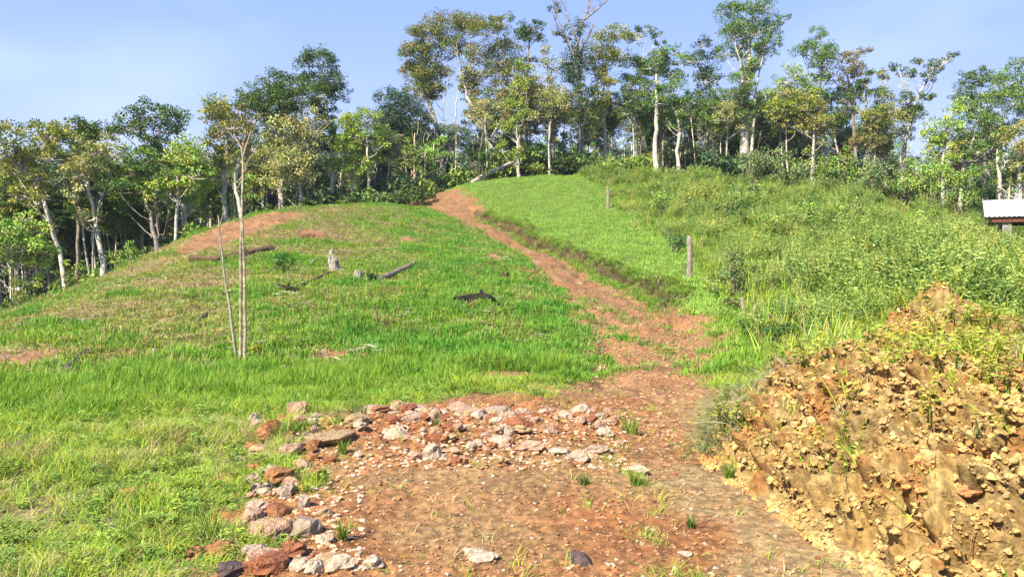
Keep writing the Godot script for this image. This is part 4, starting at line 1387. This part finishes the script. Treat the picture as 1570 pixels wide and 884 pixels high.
func build_stones() -> void:
	rng.seed = 801
	var known := []
	for q in [[455, 630, 40, 26, "pink", "pink block of stone at the far left corner of the rubble"], [508, 692, 96, 24, "tan", "long flat tan slab on the left of the rubble"], [545, 668, 46, 22, "tan", "tan stone resting against the long flat slab"],
			[446, 710, 38, 24, "pink", "rounded pinkish stone left of the long flat slab"], [608, 684, 36, 18, "white", "whitish stone right of the long flat slab"], [635, 708, 24, 18, "pink", "small pinkish grey stone below the whitish one"],
			[630, 628, 56, 16, "pink", "flat pink slab at the back of the rubble near the grass tuft"], [712, 640, 64, 18, "pink", "broad pink slab at the back middle of the rubble"], [762, 650, 44, 28, "grey", "upright pale grey stone at the back middle of the rubble"],
			[800, 652, 34, 16, "white", "whitish stone right of the upright grey one"], [775, 676, 22, 16, "white", "small white stone in the middle of the rubble"], [842, 680, 26, 22, "pink", "rounded pinkish white stone right of the middle of the rubble"],
			[812, 698, 40, 18, "pink", "low pink stone in front of the rounded pinkish white one"], [858, 702, 34, 16, "white", "whitish flat stone at the right part of the rubble"], [886, 710, 34, 22, "grey", "grey stone near the right end of the rubble"],
			[918, 702, 40, 18, "grey", "grey flat stone near the right end of the rubble"], [975, 724, 40, 14, "white", "pale flat stone alone right of the rubble"], [766, 716, 24, 16, "tan", "yellowish stone at the front of the rubble"],
			[886, 656, 36, 12, "white", "thin white slab at the far right back of the rubble"], [466, 780, 26, 26, "grey", "upright grey stone above the large grey boulder"], [498, 792, 28, 18, "tan", "tan stone right of the upright grey stone"],
			[468, 820, 62, 34, "grey", "large grey boulder in the left foreground"], [498, 832, 34, 12, "white", "white chip in front of the large grey boulder"], [447, 846, 28, 24, "orange", "orange stone in front of the large grey boulder"],
			[388, 848, 40, 18, "grey", "grey stone half in the grass at the left foreground"], [571, 868, 40, 22, "white", "pale squared stone at the bottom edge"], [737, 850, 66, 16, "white", "pale flat slab sunk in the foreground earth"],
			[888, 858, 52, 20, "dark", "dark stone sunk in the foreground earth"], [1052, 850, 22, 8, "white", "small white stone at the right of the foreground earth"], [397, 698, 40, 18, "tan", "tan stone in the grass left of the rubble"],
			[400, 756, 32, 20, "grey", "grey stone in the grass edge above the orange patch"], [438, 762, 36, 24, "grey", "grey stone beside the orange patch"], [335, 848, 48, 28, "orange", "orange brown boulder at the grass edge in the lower left"],
			[298, 852, 36, 20, "orange", "orange brown stone left of the orange brown boulder"], [352, 884, 46, 26, "dark", "dark round stone at the bottom left edge"], [385, 880, 34, 24, "rust", "rust red stone beside the dark round one"],
			[195, 760, 34, 14, "orange", "orange stone lying in the left grass"], [232, 748, 22, 12, "orange", "small orange stone lying in the left grass"], [265, 760, 44, 14, "grey", "grey flat stone lying in the left grass"],
			[435, 568, 12, 14, "white", "white stone at the foot of the hill"], [500, 870, 60, 22, "tan", "tan slab at the bottom edge beside the pale squared stone"], [425, 790, 50, 18, "rust", "flat rust red stone left of the upright grey stone"]]:
		var d: float = EYE * FOCAL / (q[1] - 400.0)
		var p := pixel(q[0], q[1], d)
		if q[1] < 600:
			p = spot(q[0], q[1])
			d = -p.z
		known.append([p.x, p.z, q[5]])
		stone(q[5], p.x, p.z, q[2] * d / FOCAL, q[3] * d / FOCAL * 1.05, q[4], rng.randi() % 8)
	var tones := ["pink", "pink", "grey", "tan", "white", "orange", "rust", "pink", "rust", "orange"]
	var names := {"pink": "small pinkish rubble stone", "grey": "small grey rubble stone", "tan": "small tan rubble stone", "white": "small whitish rubble stone", "orange": "small orange rubble stone", "rust": "small rust red rubble stone"}
	var done := 0
	while done < 255:
		var u := rf(560, 950)
		var v := rf(622, 716)
		if done > 190:
			u = rf(380, 560)
			v = rf(640, 880)
			if u > 470.0 + 60.0 * sin(v * 0.03) and v > 740.0:
				continue
		elif v > 690.0 + 26.0 * sin(u * 0.02) or v < 655.0 - (u - 560.0) * 0.05 - 30.0 * absf(sin(u * 0.013)):
			continue
		var d := EYE * FOCAL / (v - 400.0)
		var p := pixel(u, v, d)
		var w := rf(0.065, 0.16) * (1.0 if rng.randf() < 0.8 else 1.6)
		var tone: String = tones[rng.randi() % tones.size()]
		var near_one := ["", 1e9, 0.0, 0.0]
		for n in known:
			var dd := Vector2(p.x - n[0], p.z - n[1])
			if dd.length() < near_one[1]:
				near_one = [n[2], dd.length(), dd.x, dd.y]
		var name_of: String = near_one[0]
		for cut in [" at ", " in ", " on ", " near ", " resting", " left of", " right of", " below", " beside", " half", " sunk", " lying", " above", " alone", " of stone"]:
			name_of = name_of.get_slice(cut, 0)
		var way := "beside"
		if absf(near_one[2]) > absf(near_one[3]):
			way = "right of" if near_one[2] > 0.0 else "left of"
		else:
			way = "in front of" if near_one[3] > 0.0 else "behind"
		stone("%s %s the %s" % [names[tone], way, name_of], p.x, p.z, w, w * rf(0.5, 0.8), tone, rng.randi() % 8, "small rubble stones")
		done += 1
	# loose gravel and crumbs
	var sc := [Scatter.new(), Scatter.new()]
	for k in 34000:
		var r := rf(2.6, 10.0)
		var a := rf(-0.5, 0.5)
		var x := sin(a) * r
		var z := -cos(a) * r
		var y := height(x, z)
		if f_earth > 0.35 + 0.5 * n_edge.get_noise_2d(x, z) and not (x > 0.8 and x < 2.4 and rng.randf() < 0.8):
			continue
		if mound_off(x, z) < 0.0:
			continue
		var size := 0.008 + 0.03 * pow(rng.randf(), 4.0)
		if r > 6.0 and r < 8.8 and rng.randf() < 0.3:
			size *= 1.8
		var c: Color = Color(0.258, 0.125, 0.053).lerp(Color(0.315, 0.201, 0.105), rng.randf())
		if rng.randf() < 0.1:
			c = Color(0.337, 0.283, 0.221)
		if rng.randf() < 0.12:
			c = Color(0.146, 0.060, 0.031)
		sc[k % 2].add(Vector3(x, y + size * 0.1, z), rf(0, TAU), size, size * rf(0.5, 0.9), tinted(c, 0.15), rf(-0.4, 0.4))
	var chips := Scatter.new()
	for k in 2600:
		var u := rf(560, 960) if k % 3 else rf(385, 560)
		var v := rf(618, 722) if k % 3 else rf(640, 880)
		var p := pixel(u, v, EYE * FOCAL / (v - 400.0))
		p.y = height(p.x, p.z)
		if f_earth > 0.15:
			continue
		var size := rf(0.016, 0.045)
		var tone: Color = STONE_TONES[tones[rng.randi() % tones.size()]]
		chips.add(p + Vector3(0, size * 0.1, 0), rf(0, TAU), size, size * rf(0.5, 1.0), tinted(tone, 0.15), rf(-0.4, 0.4))
	stuff("rubble_chips", "broken chips and pebbles between the rubble stones", "rubble", lump(53, 5, 7, 0.7, 1.0).mesh(), mats.clod, chips)
	stuff("gravel", "fine reddish gravel and crumbs on the bare earth", "gravel", lump(51, 4, 6, 0.8, 0.8).mesh(), mats.clod, sc[0])
	stuff("gravel", "angular reddish gravel and crumbs on the bare earth", "gravel", lump(52, 4, 6, 0.7, 1.1).mesh(), mats.clod, sc[1])

# Single grass tufts one can point to.
func tufts() -> void:
	rng.seed = 850
	for q in [[548, 655, 62, 46, "dark rush like tuft standing in the back of the rubble"], [435, 688, 78, 50, "spreading grass tuft at the left end of the rubble"], [315, 828, 110, 76, "large bright grass tuft in the left foreground"],
			[525, 705, 26, 26, "small leafy tuft on the tan slab"], [668, 672, 20, 28, "thin dark tuft in the middle of the rubble"], [492, 745, 44, 36, "yellow green tuft on the rubble left side"], [895, 745, 40, 20, "low dark tuft at the front of the right rubble"],
			[965, 668, 56, 46, "feathery green weed tuft at the start of the track"], [1060, 805, 26, 30, "small dark weed right of the bare earth"], [1118, 735, 30, 50, "grey green leafy weed at the left foot of the mound"], [525, 830, 26, 44, "thin green tuft right of the large grey boulder"], [975, 745, 36, 36, "low green tuft below the pale lone stone"]]:
		var d: float = EYE * FOCAL / (q[1] - 400.0)
		var p := pixel(q[0], q[1], d)
		p.y = height(p.x, p.z) - 0.01
		var w: float = q[2] * d / FOCAL
		var h: float = q[3] * d / FOCAL
		var dark: bool = "dark" in q[4]
		var keep := rng.state
		var mesh := tuft(70, w * 0.22, h, 0.006, 0.75, 4, int(q[0]))
		rng.state = keep
		var m: ArrayMesh = mesh
		var arr := m.surface_get_arrays(0)
		var cols: PackedColorArray = arr[Mesh.ARRAY_COLOR]
		var base := Color(0.10, 0.16, 0.045) if dark else Color(0.17, 0.26, 0.045)
		for k in cols.size():
			cols[k] = Color(cols[k].r * base.r, cols[k].g * base.g, cols[k].b * base.b)
		arr[Mesh.ARRAY_COLOR] = cols
		var m2 := ArrayMesh.new()
		m2.add_surface_from_arrays(Mesh.PRIMITIVE_TRIANGLES, arr)
		var o := part(numbered("grass_tuft"), m2, mats.blade, self)
		o.position = p
		tag(o, q[4], "grass tuft", "grass tufts in the rubble and foreground")

# ---------------------------------------------------------------- logs, stumps, posts, stems

func log_thing(called: String, label: String, category: String, px: Array, r0: float, r1: float, col: Color, lift := 0.0, group := "") -> void:
	var pts := []
	for q in px:
		var p := spot(q[0], q[1])
		p.y += r0 * 0.55 + lift * (q[2] if q.size() > 2 else 0.0)
		pts.append(p)
	var at: Vector3 = pts[0]
	for k in pts.size():
		pts[k] -= at
	var t := thing(called, label, category, at, group)
	var s := Shape.new()
	var n := 12
	var line := spline(pts, n, r0 * 0.25)
	tube(s, line, tapers(n, r0, r1), 9, col, 0.14)
	part("trunk", s.mesh(), mats.log_bark, t)
	var b := Shape.new()
	for k in 3:
		var p: Vector3 = line[rng.randi_range(2, n - 1)]
		var d := Vector3(rf(-0.7, 0.7), rf(0.4, 1.0), rf(-0.3, 0.7)).normalized() * r0 * rf(1.2, 2.2)
		tube(b, [p, p + d * 0.6, p + d], [r0 * 0.4, r0 * 0.3, r0 * 0.16], 6, col, 0.2)
	part("branch_stub", b.mesh(), mats.log_bark, t).set_meta("kind", "stuff")

func stump(label: String, u: float, v: float, w: float, h: float, col: Color, lean := 0.0, spike := 0.35) -> void:
	var at := spot(u, v)
	at.y -= 0.03
	var k := -at.z / FOCAL
	var r := w * k * 0.5
	var tall := h * k
	var t := thing("stump", label, "stump", at, "stumps left on the cleared hill")
	var s := Shape.new()
	var sides := 11
	var jag := []
	for j in sides:
		jag.append(1.0 - spike * rng.randf())
	for ring in 6:
		var f := ring / 5.0
		for j in sides:
			var a := TAU * j / sides
			var rr := r * (1.0 + 0.25 * pow(1.0 - f, 4.0)) * rf(0.88, 1.12)
			var y: float = tall * f * (1.0 if ring < 4 else float(jag[j]))
			s.v.append(Vector3(cos(a) * rr + lean * y, y, sin(a) * rr))
			s.c.append(tinted(col, 0.12))
	for ring in 5:
		for j in sides:
			var j2 := (j + 1) % sides
			s.quad(ring * sides + j, ring * sides + j2, (ring + 1) * sides + j2, (ring + 1) * sides + j)
	var mid := s.v.size()
	s.v.append(Vector3(lean * tall, tall * 0.55, 0))
	s.c.append(col * 0.8)
	for j in sides:
		s.tri(5 * sides + j, 5 * sides + (j + 1) % sides, mid)
	part("wood", s.mesh(), mats.log_bark, t)
	var root := Shape.new()
	for j in 4:
		var a := rf(0, TAU)
		var d := Vector3(cos(a), 0, sin(a))
		tube(root, [Vector3(0, r * 0.4, 0), d * r * 1.6 + Vector3(0, r * 0.25, 0), d * r * 2.8 - Vector3(0, 0.02, 0)], [r * 0.4, r * 0.3, r * 0.1], 5, col, 0.1)
	part("roots", root.mesh(), mats.log_bark, t).set_meta("kind", "stuff")

func build_wood() -> void:
	rng.seed = 901
	var charred := Color(0.035, 0.028, 0.024)
	var brown := Color(0.19, 0.115, 0.075)
	var grey := Color(0.48, 0.43, 0.36)
	log_thing("fallen_log", "long dark brown log lying across the hill near the bare patch", "log", [[290, 404], [330, 399], [375, 390], [416, 381]], 0.13, 0.17, brown)
	log_thing("fallen_log", "black charred log in the right half of the green slope", "log", [[700, 466], [722, 463], [745, 466], [766, 474]], 0.13, 0.05, charred, 0.1)
	log_thing("fallen_log", "grey split log lying up the slope right of the stumps", "log", [[578, 434], [600, 424], [636, 407]], 0.09, 0.08, Color(0.34, 0.27, 0.18))
	log_thing("fallen_branch", "thin dark branch lying left of the tall broken stump", "branch", [[436, 448], [470, 436], [505, 420]], 0.05, 0.03, Color(0.18, 0.12, 0.08))
	log_thing("fallen_branch", "short black forked branch on the middle of the hill", "branch", [[425, 440], [437, 447], [458, 448]], 0.07, 0.04, charred, 0.1)
	log_thing("fallen_branch", "tangled grey roots left of the thin twin stems", "branch", [[296, 492], [310, 486], [326, 470]], 0.05, 0.03, Color(0.2, 0.16, 0.12), 0.1)
	log_thing("fallen_branch", "pale stick lying on the lower left slope", "branch", [[134, 528], [142, 521], [152, 513]], 0.035, 0.025, Color(0.55, 0.5, 0.38))
	log_thing("fallen_branch", "dark rotten branch low on the left slope", "branch", [[98, 572], [112, 556], [132, 545]], 0.05, 0.04, Color(0.14, 0.10, 0.09))
	log_thing("fallen_branch", "thin pale stick near the dark green tuft shrub", "branch", [[476, 405], [486, 397]], 0.03, 0.03, grey)
	stump("tall broken pale stump on the middle of the hill", 512, 417, 14, 28, grey, 0.0, 0.75)
	stump("slim pale splinter post beside the tall broken stump", 506, 404, 6, 30, Color(0.6, 0.56, 0.46), 0.1, 0.5)
	stump("short pale leaning stump right of the tall broken one", 547, 430, 15, 22, grey, 0.25, 0.5)
	stump("black burnt stump low in the middle of the green slope", 610, 553, 22, 14, charred, 0.0, 0.6)
	stump("small brown stump near the track edge", 772, 424, 12, 12, Color(0.16, 0.10, 0.07), 0.2, 0.5)
	stump("thin pale stump on the left slope", 127, 496, 5, 14, Color(0.6, 0.54, 0.42), 0.0, 0.3)
	stump("pale stump at the far left slope", 32, 503, 8, 16, grey, 0.0, 0.4)
	stump("small whitish stump on the lower left slope", 236, 540, 7, 12, Color(0.55, 0.5, 0.4), 0.1, 0.4)
	stump("left of two pale cut stems near the fence post", 1142, 482, 6, 26, Color(0.5, 0.42, 0.3), -0.2, 0.2)
	stump("right of two pale cut stems near the fence post", 1152, 484, 6, 24, Color(0.5, 0.42, 0.3), 0.35, 0.2)
	stump("brown earth clotted stump high on the left slope", 478, 362, 30, 9, Color(0.3, 0.15, 0.08), 0.0, 0.4)
	# the fallen pale trunk on the crest
	var a := pixel(722, 274, 62)
	var b := pixel(792, 246, 64)
	a.y = height(a.x, a.z) + 0.1
	var t := thing("fallen_log", "pale bare trunk leaning in the brush at the crest", "log", a)
	var s := Shape.new()
	tube(s, spline([Vector3.ZERO, (b - a) * 0.5 + Vector3(0, 0.1, 0), b - a], 8, 0.03), tapers(8, 0.2, 0.09), 8, Color(0.55, 0.48, 0.38), 0.1)
	part("trunk", s.mesh(), mats.log_bark, t)
	var s2 := Shape.new()
	for k in 4:
		var p := (b - a) * rf(0.3, 0.9)
		tube(s2, [p, p + Vector3(rf(-0.4, 0.6), rf(-0.6, 0.5), rf(-0.2, 0.4))], [0.06, 0.03], 5, Color(0.5, 0.44, 0.35))
	part("branch_stub", s2.mesh(), mats.log_bark, t).set_meta("kind", "stuff")
	# fence posts
	for q in [[1057, 441, 376, 9, "weathered grey wooden fence post standing at the edge of the weeds"], [932, 321, 288, 5, "small far fence post up the meadow"]]:
		var p := spot(q[0], q[1])
		var k := -p.z / FOCAL
		var h: float = (q[1] - q[2]) * k
		var r: float = q[3] * k * 0.5
		p.y -= 0.05
		var post := thing("fence_post", q[4], "post", p, "fence posts along the weeds")
		var ps := Shape.new()
		tube(ps, spline([Vector3.ZERO, Vector3(0.01, h * 0.5, 0.01), Vector3(-0.01, h + 0.05, 0)], 8, r * 0.08), tapers(8, r * 1.08, r * 0.9), 9, Color(0.40, 0.34, 0.27), 0.06)
		part("post", ps.mesh(), mats.log_bark, post)
		var top := Shape.new()
		tube(top, [Vector3(-0.01, h + 0.045, 0), Vector3(-0.015, h + 0.11, 0.01)], [r * 0.88, r * 0.5], 8, Color(0.46, 0.4, 0.32), 0.1)
		part("cut_top", top.mesh(), mats.log_bark, post)
	# thin stems at the foot of the hill
	var foot := spot(371, 552)
	foot.y -= 0.04
	var d := -foot.z
	var sap := thing("bare_sapling", "tall thin twin stemmed sapling with a bare forked top at the hill foot", "tree", foot)
	var stems := [[[368, 552], [369, 430], [370, 320], [372, 240], [358, 205]], [[375, 552], [375, 440], [371, 330], [373, 240], [386, 200]]]
	for line in stems:
		var pts := []
		for q in line:
			pts.append(pixel(q[0], q[1], d) - foot)
		pts[0].y = 0.0
		var ss := Shape.new()
		tube(ss, spline(pts, 16, 0.008), tapers(16, 0.028, 0.009), 7, Color(0.54, 0.45, 0.34), 0.06)
		part("stem", ss.mesh(true), mats.log_bark, sap)
	var tw := Shape.new()
	for q in [[[372, 262], [384, 240], [392, 228]], [[365, 218], [352, 205], [346, 192]]]:
		var pts := []
		for p in q:
			pts.append(pixel(p[0], p[1], d) - foot)
		tube(tw, pts, tapers(pts.size() - 1, 0.009, 0.003), 5, Color(0.5, 0.42, 0.32))
	part("twigs", tw.mesh(true), mats.log_bark, sap).set_meta("kind", "stuff")
	var bulge := lump(77, 7, 10, 0.8, 0.8)
	for k in bulge.c.size():
		bulge.c[k] = Color(0.16, 0.09, 0.05) * bulge.c[k].r
		bulge.v[k] = bulge.v[k] * 0.15 + Vector3(0, 0.07, 0)
	part("root_ball", bulge.mesh(), mats.log_bark, sap)
	var foot2 := spot(362, 548)
	foot2.y -= 0.03
	var d2 := -foot2.z
	var pole := thing("bare_sapling", "thin pale single stem leaning left beside the twin stemmed sapling", "tree", foot2)
	var pts2 := [Vector3.ZERO]
	for q in [[354, 490], [345, 425], [338, 370], [334, 330]]:
		pts2.append(pixel(q[0], q[1], d2) - foot2)
	var s3 := Shape.new()
	tube(s3, spline(pts2, 12, 0.008), tapers(12, 0.026, 0.01), 6, Color(0.5, 0.46, 0.34), 0.06)
	part("stem", s3.mesh(true), mats.log_bark, pole)
	var s4 := Shape.new()
	for q in [[[339, 380], [330, 355]], [[336, 350], [342, 325]]]:
		tube(s4, [pixel(q[0][0], q[0][1], d2) - foot2, pixel(q[1][0], q[1][1], d2) - foot2], [0.012, 0.004], 5, Color(0.5, 0.44, 0.34))
	part("twigs", s4.mesh(true), mats.log_bark, pole).set_meta("kind", "stuff")

# ---------------------------------------------------------------- the shed

func box(s: Shape, lo: Vector3, hi: Vector3, col: Color) -> void:
	var b := s.v.size()
	for k in 8:
		s.v.append(Vector3(hi.x if k & 1 else lo.x, hi.y if k & 2 else lo.y, hi.z if k & 4 else lo.z))
		s.c.append(col)
	for f in [[0, 2, 3, 1], [4, 5, 7, 6], [0, 1, 5, 4], [2, 6, 7, 3], [0, 4, 6, 2], [1, 3, 7, 5]]:
		s.quad(b + f[0], b + f[1], b + f[2], b + f[3])

func build_shed() -> void:
	var d := 42.0
	var corner := pixel(1510, 332, d)
	var yaw := -0.50
	var at := corner - Basis(Vector3.UP, yaw) * Vector3(-0.85, 0, 0.5)
	at.y = minf(height(at.x, at.z), corner.y - 2.1)
	var eave := corner.y - at.y
	var t := thing("shed", "open shed with a white corrugated roof at the right edge", "shed", at)
	t.rotation.y = yaw
	# roof slopes: corrugated sheets with thickness
	var x0 := -0.85
	var x1 := 7.5
	for side in 2:
		var s := Shape.new()
		var n := 150
		for k in n + 1:
			var x := lerpf(x0, x1, float(k) / n)
			var wave := 0.018 * cos(k * PI / 2.0)
			for layer in 2:
				var y := wave - 0.012 * layer
				var z0 := 0.5 if side == 0 else -5.1
				s.v.append(Vector3(x, eave + y, z0))
				s.v.append(Vector3(x, eave + 0.95 + y, -2.3))
				s.c.append(Color(0.86, 0.87, 0.88)); s.c.append(Color(0.86, 0.87, 0.88))
		for k in n:
			var a := k * 4
			s.quad(a, a + 1, a + 5, a + 4)
			s.quad(a + 2, a + 6, a + 7, a + 3)
			s.quad(a, a + 4, a + 6, a + 2)
		part("roof_slope", s.mesh(), mats.zinc, t)
	var ridge := Shape.new()
	tube(ridge, [Vector3(x0, eave + 0.96, -2.3), Vector3(x1, eave + 0.96, -2.3)], [0.07, 0.07], 8, Color(0.8, 0.8, 0.8))
	part("ridge_cap", ridge.mesh(), mats.zinc, t)
	for z in [0.3, -4.9]:
		var s := Shape.new()
		box(s, Vector3(x0 + 0.35, eave - 0.30, z - 0.06), Vector3(x1 - 0.2, eave - 0.06, z + 0.06), Color(0.20, 0.075, 0.045))
		part("eaves_beam", s.mesh(), mats.wood, t)
	for x in [0.0, 3.4, 6.8]:
		for z in [0.02, -4.62]:
			var s := Shape.new()
			box(s, Vector3(x - 0.02, -0.6, z - 0.2), Vector3(x + 0.40, eave - 0.06, z + 0.2), Color(0.42, 0.38, 0.36))
			part("pillar", s.mesh(), mats.concrete, t)
	for x in [x0 + 0.4, 2.0, 4.6, 7.2]:
		var s := Shape.new()
		tube(s, [Vector3(x, eave - 0.04, 0.45), Vector3(x, eave + 0.88, -2.3), Vector3(x, eave - 0.04, -5.05)], [0.05, 0.05, 0.05], 4, Color(0.22, 0.1, 0.06))
		part("rafter", s.mesh(), mats.wood, t)
	var w := Shape.new()
	box(w, Vector3(0.4, -0.6, -4.75), Vector3(6.8, eave * 0.5, -4.63), Color(0.30, 0.15, 0.09))
	part("back_wall", w.mesh(), mats.concrete, t)

# Things that still share a label are told apart by their order from the left.
func tell_apart() -> void:
	var same := {}
	for o in get_children():
		if o is Node3D and o.has_meta("category") and not o.has_meta("kind"):
			var l: String = o.get_meta("label")
			if not same.has(l):
				same[l] = []
			same[l].append(o)
	var order := ["first", "second", "third", "fourth", "fifth", "sixth", "seventh", "eighth", "ninth", "tenth"]
	for l in same:
		var all: Array = same[l]
		if all.size() > 1 and all.size() <= 10:
			all.sort_custom(func(a, b): return a.position.x / -a.position.z < b.position.x / -b.position.z)
			for k in all.size():
				all[k].set_meta("label", "%s, %s from left" % [l, order[k]])

# ---------------------------------------------------------------- all of it

func _ready() -> void:
	var cam := Camera3D.new()
	cam.name = "camera"
	cam.fov = rad_to_deg(2.0 * atan(442.0 / FOCAL))
	cam.far = 3000.0
	cam.near = 0.05
	cam.transform = Transform3D(look, Vector3(0, EYE, 0))
	add_child(cam)
	cam.current = true

	var env := Environment.new()
	env.background_mode = Environment.BG_SKY
	var sky := Sky.new()
	var sm := ProceduralSkyMaterial.new()
	sm.sky_top_color = Color(0.46, 0.62, 0.93)
	sm.sky_horizon_color = Color(0.86, 0.905, 0.975)
	sm.sky_curve = 0.14
	sm.ground_horizon_color = Color(0.55, 0.58, 0.52)
	sm.ground_bottom_color = Color(0.30, 0.30, 0.22)
	var streaks := noise(71, 1.1, 4)
	var cover := Image.create(768, 384, false, Image.FORMAT_RGBA8)
	for y in 384:
		for x in 768:
			var a := TAU * x / 768.0
			var q := streaks.get_noise_3d(cos(a) * 2.2, y * 0.045, sin(a) * 2.2) + 0.5 * streaks.get_noise_3d(cos(a) * 5.0 + 9.0, y * 0.12, sin(a) * 5.0)
			cover.set_pixel(x, y, Color(0.97, 0.975, 1.0, smoothstep(-0.25, 0.75, q) * 0.42))
	sm.sky_cover = ImageTexture.create_from_image(cover)
	sm.energy_multiplier = 0.49
	sm.sky_cover_modulate = Color(0.5, 0.5, 0.5)
	sky.sky_material = sm
	env.sky = sky
	env.tonemap_mode = Environment.TONE_MAPPER_LINEAR
	env.tonemap_exposure = 2.75
	env.fog_enabled = true
	env.fog_density = 0.00025
	env.fog_light_color = Color(0.80, 0.87, 0.97)
	env.sdfgi_enabled = true
	env.ssao_enabled = true
	env.ssil_enabled = true
	var we := WorldEnvironment.new()
	we.name = "world_environment"
	we.environment = env
	add_child(we)

	var sun := DirectionalLight3D.new()
	sun.name = "sun"
	sun.light_energy = 1.6
	sun.light_color = Color(1.0, 0.955, 0.87)
	sun.light_angular_distance = 0.8
	sun.shadow_enabled = true
	add_child(sun)
	sun.look_at_from_position(Vector3.ZERO, Vector3(0.52, -0.80, -0.62), Vector3.UP)

	make_materials()
	for p in MOUND:
		mound_poly.append(Vector2(p[0], p[1]))
	solve_land()
	make_fields()
	for q in BARE_PX:
		var p := spot(q[0], q[1])
		bare.append([p.x, p.z, q[2], q[3]])
	build_ground()
	build_mound()
	build_shed()
	build_seen_trees()
	build_fill_trees()
	build_shrubs()
	build_wood()
	build_stones()
	tufts()
	grow_grass()
	grow_weeds()
	dress_bank()
	strew_litter()
	tell_apart()
